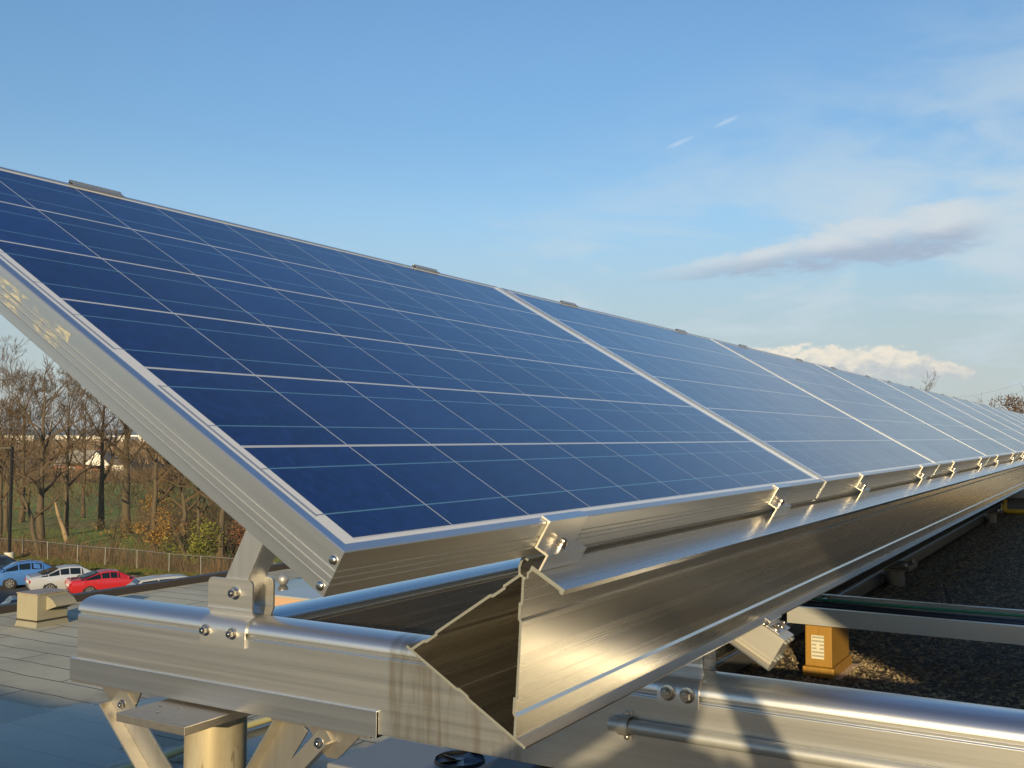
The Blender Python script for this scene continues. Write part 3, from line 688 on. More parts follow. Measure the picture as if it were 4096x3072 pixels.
patch = t.m('MULTIPLY', t.m('MULTIPLY', t.m('GREATER_THAN', x, 5.75), t.m('LESS_THAN', x, 6.46)), t.m('MULTIPLY', t.m('GREATER_THAN', y, 9.40), t.m('LESS_THAN', y, 10.6)))
pool = t.m('MULTIPLY', pool, t.m('SUBTRACT', 1.0, patch))
damp = t.m('MULTIPLY', t.map(t.m('ADD', r1, t.m('MULTIPLY', t.m('SUBTRACT', pn, 0.5), 2.0)), 0.95, 1.25, 1.0, 0.0), t.map(pn2, 0.35, 0.6, 0.55, 1.0))
c = t.mix(t.m('MULTIPLY', damp, 0.40), c, (0.14, 0.135, 0.115))
c = t.mix(patch, c, (0.46, 0.45, 0.38))
c = t.mix(t.m('MULTIPLY', pool, 0.72), c, (0.022, 0.026, 0.030))
b.inputs['IOR'].default_value = 1.26
t.l.new(c, b.inputs['Base Color']); t.l.new(t.mix(pool, (0.85, 0.85, 0.85), (0.10, 0.10, 0.10)), b.inputs['Roughness'])
t.l.new(t.bump(t.m('MULTIPLY', t.m('ADD', t.m('MULTIPLY', bt.outputs[1], -1.0), t.noise(o, 60.0, 2)), t.m('SUBTRACT', 1.0, pool)), 0.35, 0.012), b.inputs['Normal'])
LROOF = m_
sheet('lower_roof', -4.0, 0.70, 60, 15.6, ZL, LROOF)
DARKTRIM = simple('dark_edge_metal', (0.055, 0.045, 0.038), 0.5, 0.2, 0.2, 3)
mb = MB(); mb.box((-4.0, 15.45, ZL - 0.02), (60, 15.64, ZL + 0.13)); tag(mb.build('roof_edge_trim', DARKTRIM, bevel=0.01), 'dark metal trim along the far edge of the lower roof', 'roof edge')
# box vent with hood
m_, t, b = mat('cream_vent_paint'); o = t.coord('Object'); x, y, z = t.sep(o)
n = t.noise(o, 9.0, 5, 0.65); top = t.m('GREATER_THAN', z, 0.497)
edge = t.m('MAXIMUM', t.map(z, 0.470, 0.50), 0.0); c = t.mix(n, (0.24, 0.22, 0.155), (0.31, 0.285, 0.205))
c = t.mix(t.m('MULTIPLY', t.map(t.m('ADD', t.noise(o, 14.0, 4, 0.7), t.m('MULTIPLY', edge, 0.25)), 0.68, 0.80), 0.8), c, (0.22, 0.09, 0.04)); c = t.mix(t.m('MULTIPLY', top, t.map(n, 0.35, 0.6, 0.35, 0.8)), c, (0.34, 0.30, 0.27))
t.l.new(c, b.inputs['Base Color']); b.inputs['Roughness'].default_value = 0.6; CREAM = m_
vb = thing('roof_vent', 'square cream metal roof vent with a side hood and rust stains', 'roof vent', (9.33, 13.85, ZL), (0, 0, RAD(2)))
mb = MB(); mb.box((0, 0, 0.105), (0.55, 0.48, 0.497)); mb.box((-0.012, -0.012, 0.4975), (0.562, 0.492, 0.512)); mb.build('casing', CREAM, vb, bevel=0.006)
mb = MB(); mb.box((-0.008, -0.008, 0.082), (0.558, 0.488, 0.1045)); mb.build('band', DARKTRIM, vb)
mb = MB(); mb.poly([(-0.02, -0.02, 0.0), (0.57, -0.02, 0.0), (0.57, 0.5, 0.0), (-0.02, 0.5, 0.0), (0.004, 0.004, 0.0815), (0.546, 0.004, 0.0815), (0.546, 0.476, 0.0815), (0.004, 0.476, 0.0815)], [(0, 1, 5, 4), (1, 2, 6, 5), (2, 3, 7, 6), (3, 0, 4, 7), (4, 5, 6, 7)]); mb.build('base_flashing', simple('vent_flashing', (0.24, 0.225, 0.17), 0.7, 0, 0.1, 8), vb)
mb = MB(); hood = [(-0.002, 0.46), (-0.06, 0.45), (-0.15, 0.41), (-0.23, 0.33), (-0.232, 0.325), (-0.225, 0.320), (-0.002, 0.245)]
mb.prism([(p, q) for p, q in hood], 'X', 0.16, 0.545); mb.build('hood', CREAM, vb, smooth=30)
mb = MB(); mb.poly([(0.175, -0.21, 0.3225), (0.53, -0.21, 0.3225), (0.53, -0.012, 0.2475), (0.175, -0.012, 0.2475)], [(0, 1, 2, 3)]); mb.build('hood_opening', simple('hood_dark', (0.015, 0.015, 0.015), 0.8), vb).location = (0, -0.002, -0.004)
# condenser unit with a round fan, shaded, below the beam
ac = thing('condenser_unit', 'low shaded condenser unit with a round black fan on top', 'condenser', (4.55, 2.55, ZL))
mb = MB(); mb.box((-0.12, -0.6, 0.10), (0.55, 1.28, 0.90)); mb.build('casing', simple('unit_paint', (0.20, 0.21, 0.22), 0.5, 0.2, 0.08, 6), ac, bevel=0.015)
mb = MB(); mb.box((-0.08, -0.5, 0.0), (0.5, 1.2, 0.0995)); mb.build('skid', DARKTRIM, ac)
fx_, fy_ = 0.345, 0.565
mb = MB(); mb.tube([(fx_, fy_, 0.9005), (fx_, fy_, 0.922)], [0.165, 0.158], 36, cap=False); mb.tube([(fx_, fy_, 0.9012), (fx_, fy_, 0.9030)], 0.158, 36); fo = mb.build('fan_shroud', simple('fan_black', (0.012, 0.013, 0.016), 0.45), ac, smooth=30)
mb = MB(); hexbolt(mb, (fx_, fy_, 0.9035), (0, 0, 1), 0.028, 0.014, 20)
for k in range(5):
    a = k * 2 * math.pi / 5; u = Vector((math.cos(a), math.sin(a), 0)); w = Vector((-math.sin(a), math.cos(a), 0.35)).normalized()
    mb.obox(Vector((fx_, fy_, 0.910)) + u * 0.085, u * 0.058, w * 0.024, Vector((0, 0, 0.001)))
mb.build('fan_blade', simple('fan_grey', (0.07, 0.07, 0.08), 0.4), fo, smooth=30)
# second box unit, hose and small ball behind
bx = thing('roof_box', 'low tan box unit with a pale flat lid on the lower roof', 'roof unit', (12.6, 12.0, ZL))
mb = MB(); mb.box((0, -0.9, 0.0), (0.9, 0.2, 0.20)); mb.build('casing', simple('tan_paint', (0.42, 0.27, 0.17), 0.7, 0, 0.1, 6), bx)
mb = MB(); mb.box((-0.03, -0.93, 0.2005), (0.93, 0.23, 0.235)); mb.build('lid', simple('pale_lid', (0.46, 0.46, 0.44), 0.35, 0.4, 0.05, 6), bx)
mb = MB(); mb.tube([(4.4, 7.02, ZL + 0.05), (5.9, 7.0, ZL + 0.05), (6.9, 7.09, ZL + 0.05), (7.5, 7.06, ZL + 0.05), (9.5, 7.1, ZL + 0.05)], 0.035, 10)
tag(mb.build('gas_hose', simple('hose_yellow', (0.50, 0.46, 0.22), 0.5), smooth=50), 'pale yellow pipe lying across the wet lower roof', 'pipe')
mb = MB()
mb.tube([(14.75, 13.85, ZL + 0.0), (14.75, 13.85, ZL + 0.03), (14.75, 13.85, ZL + 0.10), (14.75, 13.85, ZL + 0.16), (14.75, 13.85, ZL + 0.20), (14.75, 13.85, ZL + 0.215)], [0.05, 0.085, 0.11, 0.095, 0.055, 0.01], 16)
tag(mb.build('vent_cap', simple('cap_metal', (0.4, 0.39, 0.37), 0.4, 0.6), smooth=60), 'small round metal vent cap beside the puddle', 'vent cap')

# ------------------------------------------------------------------ ground, parking lot, field
m_, t, b = mat('field_grass'); o = t.pos()
n1 = t.noise(o, 0.05, 6, 0.6); n2 = t.noise(o, 1.7, 5, 0.65)
c = t.mix(n2, (0.17, 0.23, 0.02), (0.33, 0.39, 0.055)); c = t.mix(t.m('MULTIPLY', t.map(n1, 0.50, 0.68), 0.7), c, (0.17, 0.125, 0.055))
c = t.mix(t.m('MULTIPLY', t.map(t.noise(o, 6.0, 3), 0.60, 0.72), 0.7), c, (0.22, 0.11, 0.03))
x, y, z = t.sep(o); dist = t.m('SQRT', t.m('ADD', t.m('POWER', x, 2.0), t.m('POWER', y, 2.0)))
c = t.mix(t.map(t.m('ADD', dist, t.m('MULTIPLY', n1, 60)), 215, 260), c, (0.085, 0.060, 0.032))
t.l.new(c, b.inputs['Base Color']); b.inputs['Roughness'].default_value = 0.9; t.l.new(t.bump(n2, 0.3, 0.10), b.inputs['Normal'])
sheet('ground', -6000, -6000, 6000, 6000, ZG, m_)
m_, t, b = mat('asphalt'); o = t.pos()
c = t.mix(t.noise(o, 90.0, 3), (0.045, 0.043, 0.042), (0.085, 0.080, 0.075)); c = t.mix(t.map(t.noise(o, 0.25, 5), 0.4, 0.7, 0, 0.5), c, (0.11, 0.10, 0.085))
t.l.new(c, b.inputs['Base Color']); b.inputs['Roughness'].default_value = 0.85
sheet('parking_lot', 10, 16, 42.3, 120, ZG + 0.004, m_)
LINEM = simple('parking_line_paint', (0.6, 0.6, 0.57), 0.7)
ml = MB()
for k in range(20): ml.poly([(36.5, 40.6 + 2.9 * k, ZG + 0.008), (42.0, 40.6 + 2.9 * k, ZG + 0.008), (42.0, 40.7 + 2.9 * k, ZG + 0.008), (36.5, 40.7 + 2.9 * k, ZG + 0.008)], [(0, 1, 2, 3)])
tag(ml.build('parking_markings', LINEM), kind='structure')
mk = MB(); mk.box((42.3, 16, ZG), (42.45, 120, ZG + 0.13)); tag(mk.build('parking_kerb', simple('kerb_concrete', (0.36, 0.34, 0.31), 0.8, 0, 0.1, 3)), kind='structure')
# ------------------------------------------------------------------ cars
GLASS = simple('car_glass', (0.010, 0.014, 0.016), 0.04, 0.0, spec=0.8); TYRE = simple('tyre_rubber', (0.015, 0.015, 0.015), 0.8); RIM = simple('wheel_rim', (0.55, 0.55, 0.54), 0.3, 0.8)
REDL = simple('red_lens', (0.35, 0.01, 0.012), 0.15); CHROME = simple('chrome', (0.7, 0.7, 0.7), 0.12, 1.0); TRIM = simple('black_trim', (0.02, 0.02, 0.02), 0.5); PLATE = simple('plate_white', (0.6, 0.6, 0.58), 0.5)
def paint(name, col, metal=0.0): return simple(name, col, 0.32, metal, coat=0.9)
def car(name, label, loc, rz, pm, L, W, sta, cabin, wheels, wr=0.32, rimmat=RIM, cat='car'):
    """sta rows: x from the rear, z bottom, half-width, shoulder z, top z, half-width of the top"""
    t = thing(name, label, cat, loc, (0, 0, rz), 'cars parked nose to the grass strip')
    hw = W / 2; body = MB(); n = len(sta); ring = []
    for x, zb, w, zs, zt, wt in sta:
        w *= hw; wt *= hw
        half = [(0, zb), (w * 0.90, zb), (w * 0.985, zb + (zs - zb) * 0.22), (w, zb + (zs - zb) * 0.62), (w * 0.965, zs), (wt, zt - 0.035 * (1 if zt - zs > 0.15 else 0.3)), (wt * 0.72, zt - 0.008), (0, zt)]
        ring.append([(x, y, z) for y, z in half] + [(x, -y, z) for y, z in half[-2:0:-1]])
    m = len(ring[0]); P = [p for r in ring for p in r]; F = []
    for i in range(n - 1):
        for k in range(m): F.append((i * m + k, i * m + (k + 1) % m, (i + 1) * m + (k + 1) % m, (i + 1) * m + k))
    F += [tuple(range(m)), tuple(range((n - 1) * m, n * m))]
    body.poly(P, F); body.build('body', pm, t, smooth=38)
    def pane(q, nm, ix=0.10, iz=0.14, off=0.006):
        q = [Vector(p) for p in q]; nrm = (q[1] - q[0]).cross(q[3] - q[0])
        if nrm.length < 1e-6: nrm = (q[2] - q[0]).cross(q[3] - q[1])
        nrm.normalize(); ce = sum(q, Vector()) / 4
        if nrm.dot(ce - Vector((L / 2, 0, 0.6))) < 0: nrm = -nrm
        B = lambda s, r: (q[0] * (1 - s) + q[1] * s) * (1 - r) + (q[3] * (1 - s) + q[2] * s) * r
        c4 = [B(ix, iz), B(1 - ix, iz), B(1 - ix, 1 - iz), B(ix, 1 - iz)]
        g = MB(); g.poly([p + nrm * off for p in c4] + [p - nrm * 0.01 for p in c4], [(0, 1, 2, 3), (0, 4, 5, 1), (1, 5, 6, 2), (2, 6, 7, 3), (3, 7, 4, 0)])
        g.build(nm, GLASS, t)
    a, b_, c_, d_ = cabin                       # rear-glass foot, roof rear, roof front, windscreen foot (station indices)
    for sgn in (1, -1):
        kk = lambda i, j: ring[i][j] if sgn == 1 else ring[i][(m - j) % m]
        seq = list(range(a, d_ + 1))
        for i in range(a, d_):
            if i == a: q = [kk(i, 4), kk(i + 1, 4), kk(i + 1, 5), kk(i, 5)]
            else: q = [kk(i, 4), kk(i + 1, 4), kk(i + 1, 5), kk(i, 5)]
            if i in (a, d_ - 1):
                q[3 if i == a else 2] = tuple(Vector(q[0 if i == a else 1]).lerp(Vector(q[3 if i == a else 2]), 0.6))
            pane(q, 'window', 0.05, 0.16)
    for i0, i1 in ((a, b_), (c_, d_)):
        pane([ring[i0][5], ring[i1][5], ring[i1][m - 5], ring[i0][m - 5]], 'windscreen', 0.08, 0.06, 0.05 if False else 0.035)
    for wx in wheels:
        for s in (1, -1):
            ar = MB(); ar.tube([(wx, s * (hw * 0.80), wr), (wx, s * (hw * 0.986 + 0.004), wr)], wr * 1.17, 28); ar.build('wheel_arch', TRIM, t)
            tw = MB(); tw.tube([(wx, s * (hw - 0.20), wr), (wx, s * (hw - 0.02), wr), (wx, s * (hw + 0.006), wr), (wx, s * (hw + 0.010), wr)], [wr, wr, wr * 0.93, wr * 0.72], 28)
            ty = tw.build('wheel', TYRE, t, smooth=40)
            rm = MB(); ce = Vector((wx, s * (hw + 0.012), wr)); rm.tube([ce, ce + Vector((0, s * 0.004, 0))], wr * 0.16, 14)
            for k in range(7):
                an = k * 2 * math.pi / 7; u = Vector((math.cos(an), 0, math.sin(an))); v = Vector((-math.sin(an), 0, math.cos(an)))
                rm.obox(ce + u * wr * 0.40, u * wr * 0.26, v * wr * 0.095, Vector((0, 0.004, 0)))
            ringv = []
            for k in range(28):
                an = k * 2 * math.pi / 28
                for rr in (0.60, 0.71): ringv.append(ce + Vector((math.cos(an), 0, math.sin(an))) * wr * rr)
            rm.poly(ringv, [(2 * k, 2 * ((k + 1) % 28), 2 * ((k + 1) % 28) + 1, 2 * k + 1) for k in range(28)])
            rm.build('rim', rimmat, ty)
    r0 = sta[1]
    for s in (1, -1):
        tl = MB(); zt = r0[3]; tl.box((sta[0][0] - 0.02, s * hw * 0.60 if s > 0 else -hw * 0.90, zt - 0.20), (sta[0][0] + 0.16, hw * 0.90 if s > 0 else -hw * 0.60, zt - 0.04)); tl.build('tail_light', REDL, t, bevel=0.02)
        fl = MB(); fz = sta[-2][3]; fl.box((L - 0.22, s * hw * 0.55 if s > 0 else -hw * 0.86, fz - 0.20), (L - 0.015, hw * 0.86 if s > 0 else -hw * 0.55, fz - 0.07)); fl.build('headlight', CHROME, t, bevel=0.03)
        mi = MB(); mx_ = sta[d_][0] - 0.35; mi.box((mx_, s * hw * 1.0 if s > 0 else -hw * 1.0 - 0.17, sta[d_][3] + 0.02), (mx_ + 0.11, hw * 1.0 + 0.17 if s > 0 else -hw * 1.0, sta[d_][3] + 0.15)); mi.build('mirror', pm, t, bevel=0.03)
        mid = sta[(a + d_) // 2]; hd = MB(); hd.box((mid[0] - 0.10, s * hw * 0.975 if s > 0 else -hw * 0.975 - 0.03, mid[3] - 0.13), (mid[0] + 0.10, hw * 0.975 + 0.03 if s > 0 else -hw * 0.975, mid[3] - 0.10)); hd.build('door_handle', pm, t, bevel=0.006)
    pl_ = MB(); pl_.box((sta[0][0] - 0.03, -0.26, r0[3] - 0.24), (sta[0][0] + 0.06, 0.26, r0[3] - 0.11)); pl_.build('number_plate', PLATE, t)
    return t
SEDAN = [(0.0, .42, .86, .72, .82, .80), (0.06, .30, .95, .86, .98, .82), (0.55, .22, .99, .95, 1.05, .82), (0.95, .20, 1.0, .96, 1.08, .80), (1.55, .19, 1.0, .96, 1.40, .62), (2.05, .19, 1.0, .95, 1.46, .62), (2.65, .19, 1.0, .93, 1.43, .62), (3.45, .19, 1.0, .90, .99, .78), (4.2, .20, .98, .80, .88, .76), (4.6, .24, .93, .68, .75, .70), (4.78, .34, .80, .55, .60, .60)]
COUPE = [(0.0, .44, .84, .74, .80, .80), (0.07, .30, .94, .84, .95, .84), (0.50, .22, .99, .90, .98, .84), (0.75, .20, 1.0, .91, 1.00, .80), (1.60, .18, 1.0, .90, 1.31, .60), (2.05, .18, 1.0, .89, 1.36, .60), (2.45, .18, 1.0, .88, 1.33, .60), (3.25, .18, 1.0, .85, .92, .78), (3.95, .19, .98, .74, .81, .76), (4.3, .23, .92, .63, .69, .70), (4.46, .34, .80, .50, .55, .60)]
BUBBLE = [(0.0, .40, .78, .62, .68, .70), (0.08, .28, .90, .80, .86, .70), (0.40, .22, .98, .93, 1.02, .70), (0.55, .20, 1.0, .97, 1.14, .68), (1.25, .19, 1.0, .98, 1.44, .62), (1.90, .19, 1.0, .97, 1.51, .62), (2.50, .19, 1.0, .95, 1.42, .62), (3.20, .19, 1.0, .92, 1.02, .70), (3.65, .20, .98, .86, .93, .68), (3.95, .24, .90, .70, .76, .62), (4.08, .34, .75, .52, .57, .5)]
ESTATE = [(0.0, .44, .88, .80, .90, .84), (0.08, .30, .96, .98, 1.15, .80), (0.30, .24, 1.0, 1.02, 1.30, .74), (0.50, .22, 1.0, 1.02, 1.52, .70), (1.35, .20, 1.0, 1.01, 1.60, .70), (2.1, .20, 1.0, 1.0, 1.62, .70), (2.8, .20, 1.0, .99, 1.58, .70), (3.55, .20, 1.0, .98, 1.06, .80), (4.2, .22, .98, .90, .98, .78), (4.5, .26, .93, .74, .80, .70), (4.62, .36, .82, .58, .62, .60)]
BLUE = paint('blue_paint', (0.05, 0.15, 0.42)); SILV = paint('silver_paint', (0.50, 0.53, 0.58), 0.3); REDP = paint('red_paint', (0.40, 0.018, 0.022)); NAVY = paint('navy_paint', (0.012, 0.022, 0.035)); SILV2 = paint('pale_silver_paint', (0.48, 0.48, 0.46), 0.3)
car('parked_car', 'rounded blue two-door car between a dark car and a silver sedan', (35.3, 55.3, ZG + 0.006), RAD(-26), BLUE, 4.08, 1.74, BUBBLE, (2, 4, 6, 7), (0.78, 3.28))
car('parked_car', 'silver four-door sedan parked between the blue and the red car', (35.1, 51.8, ZG + 0.006), RAD(-26), SILV, 4.78, 1.82, SEDAN, (2, 4, 6, 7), (1.02, 3.82))
car('parked_car', 'bright red coupe at the near end of the parked row', (35.6, 49.0, ZG + 0.006), RAD(-26), REDP, 4.46, 1.76, COUPE, (2, 4, 6, 7), (0.98, 3.62))
car('parked_car', 'dark navy estate car cut by the left picture edge', (34.9, 58.6, ZG + 0.006), RAD(-26), NAVY, 4.62, 1.80, ESTATE, (2, 3, 6, 7), (0.92, 3.60))
car('parked_car', 'dark car behind the roof vent, only its roof and windows showing', (27.6, 42.8, ZG + 0.006), RAD(-26), NAVY, 4.62, 1.80, ESTATE, (2, 3, 6, 7), (0.92, 3.60))
car('parked_car', 'pale silver car mostly hidden behind the roof edge, right of the red coupe', (34.6, 42.9, ZG + 0.006), RAD(-26), SILV2, 4.62, 1.80, ESTATE, (2, 3, 6, 7), (0.92, 3.60))

# lamp post
lp = thing('lamp_post', 'tall black parking lot lamp post with a single flat head', 'lamp post', (43.9, 66.8, ZG))
DARKM = simple('dark_pole_paint', (0.012, 0.012, 0.014), 0.45)
mb = MB(); mb.obox((0, 0, 4.25), (0.085, 0, 0), (0, 0.085, 0), (0, 0, 3.70)); mb.build('pole', DARKM, lp, bevel=0.01)
mb = MB(); cyl(mb, (0, 0), 0.33, 0, 0.55, 24); mb.build('concrete_base', simple('concrete', (0.50, 0.47, 0.40), 0.8, 0, 0.1, 6), lp, smooth=40)
sd = Vector((-R0.x, -R0.y, 0)).normalized()
mb = MB(); mb.obox(Vector((0, 0, 7.86)) + sd * 0.55, sd * 0.55, Vector((-sd.y, sd.x, 0)) * 0.05, (0, 0, 0.05)); mb.build('arm', DARKM, lp)
mb = MB(); mb.obox(Vector((0, 0, 7.90)) + sd * 1.25, sd * 0.36, Vector((-sd.y, sd.x, 0)) * 0.20, (0, 0, 0.09)); mb.build('lamp_head', DARKM, lp, bevel=0.02)
# chain link fence
fe = thing('chain_link_fence', 'low galvanised chain link fence behind the grass strip', 'fence')
FX = 45.4
ys = [86 - 3.05 * k + rnd.uniform(-0.2, 0.2) for k in range(21)]
def fzt(y): return ZG + 1.22 + 0.03 * math.sin(y * 0.7)
WIRE = simple('fence_wire', (0.24, 0.235, 0.22), 0.5, 0.5)
for y in ys:
    mb = MB(); dx = rnd.uniform(-0.05, 0.05); mb.tube([(FX, y, ZG), (FX + dx, y, fzt(y) + 0.04)], 0.035, 8); mb.build('post', WIRE, fe, smooth=50)
mb = MB(); mb.tube([(FX, y, fzt(y)) for y in [86 - 1.0 * k for k in range(62)]], 0.024, 8); mb.build('top_rail', WIRE, fe, smooth=50)
mb = MB(); yy = 86.0                                   # the woven wires themselves
while yy > 25.5:
    for s in (1, -1):
        y2 = yy + s * 1.2
        mb.poly([(FX + 0.01, yy - 0.004, ZG + 0.02), (FX + 0.01, yy + 0.004, ZG + 0.02), (FX + 0.01, y2 + 0.004, ZG + 1.22), (FX + 0.01, y2 - 0.004, ZG + 1.22)], [(0, 1, 2, 3)])
    yy -= 0.16
mb.build('mesh', WIRE, fe)

# ------------------------------------------------------------------ trees
m_, t, b = mat('bark'); o = t.pos(); n = t.noise(t.scale(o, (5, 5, 1.2)), 1.0, 5, 0.7)
t.l.new(t.mix(n, (0.045, 0.034, 0.022), (0.135, 0.105, 0.068)), b.inputs['Base Color']); b.inputs['Roughness'].default_value = 0.95; t.l.new(t.bump(n, 0.7, 0.08), b.inputs['Normal']); BARK = m_
m_, t, b = mat('twigs'); t.l.new(t.mix(t.noise(t.pos(), 0.4, 3), (0.060, 0.040, 0.024), (0.125, 0.088, 0.052)), b.inputs['Base Color']); b.inputs['Roughness'].default_value = 0.95; TWIG = m_
def grow_tree(seed, H, r0, lean=(0, 0), fork=0.35, levels=4, upw=0.55, spread=0.75, thin=0.014, limbs=11):
    g = random.Random(seed); trunk = MB(); crown = MB()
    def seg(mb, pts, rs, n): mb.tube(pts, rs, n, cap=False)
    def branch(p, d, L, r, lv):
        ns = 4 if lv < 2 else 3; pts = [p]; rs = [r]; dd = d.copy(); kids = []
        for i in range(ns):
            dd = (dd + Vector((g.gauss(0, .17), g.gauss(0, .17), g.gauss(0.03, .12)))).normalized()
            p = p + dd * (L / ns); pts.append(p); rs.append(max(thin * 0.6, r * (1 - 0.62 * (i + 1) / ns))); kids.append((p.copy(), dd.copy(), rs[-1]))
        seg(crown, pts, rs, 5 if lv < 2 else (4 if lv < 3 else 3))
        if lv >= levels: return
        k = g.choice((2, 3, 3)) if lv < levels - 1 else g.choice((3, 4))
        for _ in range(k + 1):
            kp, kd, kr = kids[g.randrange(1 if ns > 2 else 0, ns)]
            ax = Vector((g.gauss(0, 1), g.gauss(0, 1), g.gauss(0, .55))).normalized()
            nd = (kd + ax * spread + Vector((0, 0, upw * 0.35))).normalized()
            branch(kp, nd, L * g.uniform(0.50, 0.74), max(thin, kr * g.uniform(0.55, 0.85)), lv + 1)
    pts = []; rs = []; th = H * 0.78
    for i in range(9):
        f = i / 8; pts.append(Vector((lean[0] * f * f + g.gauss(0, .05) * (i > 0), lean[1] * f * f + g.gauss(0, .05) * (i > 0), th * f))); rs.append(r0 * (1.25 if i == 0 else 1.0) * (1 - 0.80 * f))
    seg(trunk, pts, rs, 9)
    nb = limbs
    for k in range(nb):
        f = fork + (1 - fork) * (k + g.random() * .8) / nb; i = min(7, int(f * 8)); p = pts[i].lerp(pts[i + 1], f * 8 - i); r = rs[i] * 0.62
        a = k * 2.4 + g.uniform(-.5, .5); el = g.uniform(0.25, 0.95) + 0.5 * f * upw
        d = Vector((math.cos(a) * math.cos(el), math.sin(a) * math.cos(el), math.sin(el)))
        branch(p, d, H * g.uniform(0.20, 0.34) * (1.15 - 0.5 * f), max(thin, r), 1)
    branch(pts[-1], Vector((0, 0, 1)), H * 0.2, rs[-1], 1)
    return trunk, crown
def tree(label, x, y, seed, H, r0, group='bare trees behind the fence', z=ZG, name='bare_tree', **k):
    t = thing(name, label, 'tree', (x, y, z), (0, 0, 0), group); tr_, cr_ = grow_tree(seed, H * KF, r0, **k)
    tr_.build('trunk', BARK, t, smooth=60); cr_.build('crown', TWIG, t, smooth=60); return t
def at(px, dist):
    """ground point seen at picture column px (of 4096), dist metres ahead along the view axis"""
    dist *= KF; u = (px - 2048) / 4114.18; return CAM.x + dist * (R2.x + R0.x * u), CAM.y + dist * (R2.y + R0.y * u)
for lab_, px, ds, sd_, H_, r_, kw in (
    ('thick bare tree with a straight grey trunk right of the lamp post', 176, 84, 11, 15.5, 0.34, dict(levels=5, limbs=9)),
    ('slender dark tree rising behind the broken stump', 278, 98, 12, 15.5, 0.24, {}),
    ('tall bare tree with heavy boughs in front of the white house', 416, 104, 13, 17, 0.32, dict(levels=5, limbs=9)),
    ('forked bare tree with a thick trunk right of the house', 515, 100, 14, 17.5, 0.42, dict(fork=0.45, levels=5, limbs=9)),
    ('bare tree with a pale straight trunk close to the strut', 893, 73, 15, 13, 0.24, {}),
    ('bare tree half hidden by the slanting panel end', 630, 82, 16, 13, 0.26, dict(levels=5, limbs=8)),
    ('bare tree at the far left picture edge', 12, 88, 17, 13, 0.26, dict(levels=5, limbs=9)),
    ('thin bare tree just left of the lamp post', 40, 101, 18, 15, 0.22, {}),
    ('leaning bare tree crossing the thick grey trunk', 168, 81, 19, 10, 0.20, dict(lean=(-1.9, 2.4))),
    ('bare tree with low twisting branches behind the autumn bush', 745, 84, 20, 10.5, 0.24, {}),
    ('tall thin tree in the gap between stump and house', 345, 118, 21, 16, 0.22, {}),
    ('bare tree with a dense twiggy crown above the lamp head', 100, 112, 22, 16.5, 0.28, dict(levels=5, limbs=10)),
    ('small bare tree beneath the lower end of the panel frame', 805, 88, 23, 8.5, 0.17, {})):
    x, y = at(px, ds); tree(lab_, x, y, sd_, H_, r_, **kw)
# broken stump
x, y = at(285, 90.5)
sp = thing('tree_stump', 'tall broken tree stump with splintered pale wood, leaning left', 'tree stump', (x, y, ZG))
mb = MB(); mb.tube([(0, 0, 0), (-0.16, 0.3, 1.2), (-0.42, 0.7, 2.4), (-0.52, 0.85, 3.1), (-0.6, 0.95, 3.5)], [0.22, 0.17, 0.14, 0.09, 0.015], 9); mb.build('trunk', simple('pale_wood', (0.26, 0.19, 0.11), 0.9, 0, 0.3, 2), sp, smooth=60)
# trees far to the right beyond the array
def at_az(az, dist):
    dist *= KF
    return CAM.x + dist * math.cos(RAD(az)), CAM.y + dist * math.sin(RAD(az))
for lab_, az, ds, sd_, H_, r_, kw in (
    ('round bare treetop alone above the panel row', 8.75, 88, 31, 12.4, 0.20, dict(fork=0.35, limbs=9)),
    ('twiggy bare treetop between the lone tree and the right bush', 5.75, 92, 32, 11.6, 0.12, dict(levels=3)),
    ('small bare treetop left of the right bush', 6.6, 95, 33, 12.0, 0.08, dict(levels=2)),
    ('low bare treetop touching the right bush', 5.1, 90, 34, 11.0, 0.12, dict(levels=3))):
    x, y = at_az(az, ds); tree(lab_, x, y, sd_, H_, r_, 'bare treetops over the panel row', **kw)
# leafy bushes and autumn foliage
def leaf_cloud(mb, g, c, rad, n, size, flat=1.0):
    for _ in range(n):
        while True:
            v = Vector((g.uniform(-1, 1), g.uniform(-1, 1), g.uniform(-1, 1)))
            if v.length < 1: break
        p = Vector(c) + Vector((v.x * rad[0], v.y * rad[1], v.z * rad[2])); s = size * g.uniform(.6, 1.4)
        a = Vector((g.gauss(0, 1), g.gauss(0, 1), g.gauss(0, flat))).normalized(); b_ = a.orthogonal().normalized()
        mb.poly([p - a * s, p + b_ * s * .6, p + a * s, p - b_ * s * .6], [(0, 1, 2, 3)])
def leafmat(name, c1, c2, sc=1.3):
    m_, t, b = mat(name); n = t.noise(t.pos(), sc, 4, 0.7); t.l.new(t.mix(t.map(n, 0.3, 0.7), c1, c2), b.inputs['Base Color']); b.inputs['Roughness'].default_value = 0.8; return m_
YL = leafmat('yellow_green_leaves', (0.07, 0.085, 0.012), (0.22, 0.20, 0.025)); OL = leafmat('orange_leaves', (0.15, 0.075, 0.015), (0.34, 0.19, 0.035)); RL = leafmat('red_brown_leaves', (0.12, 0.045, 0.02), (0.26, 0.11, 0.045))
GB = leafmat('grey_brown_leaves', (0.07, 0.045, 0.03), (0.17, 0.11, 0.07))
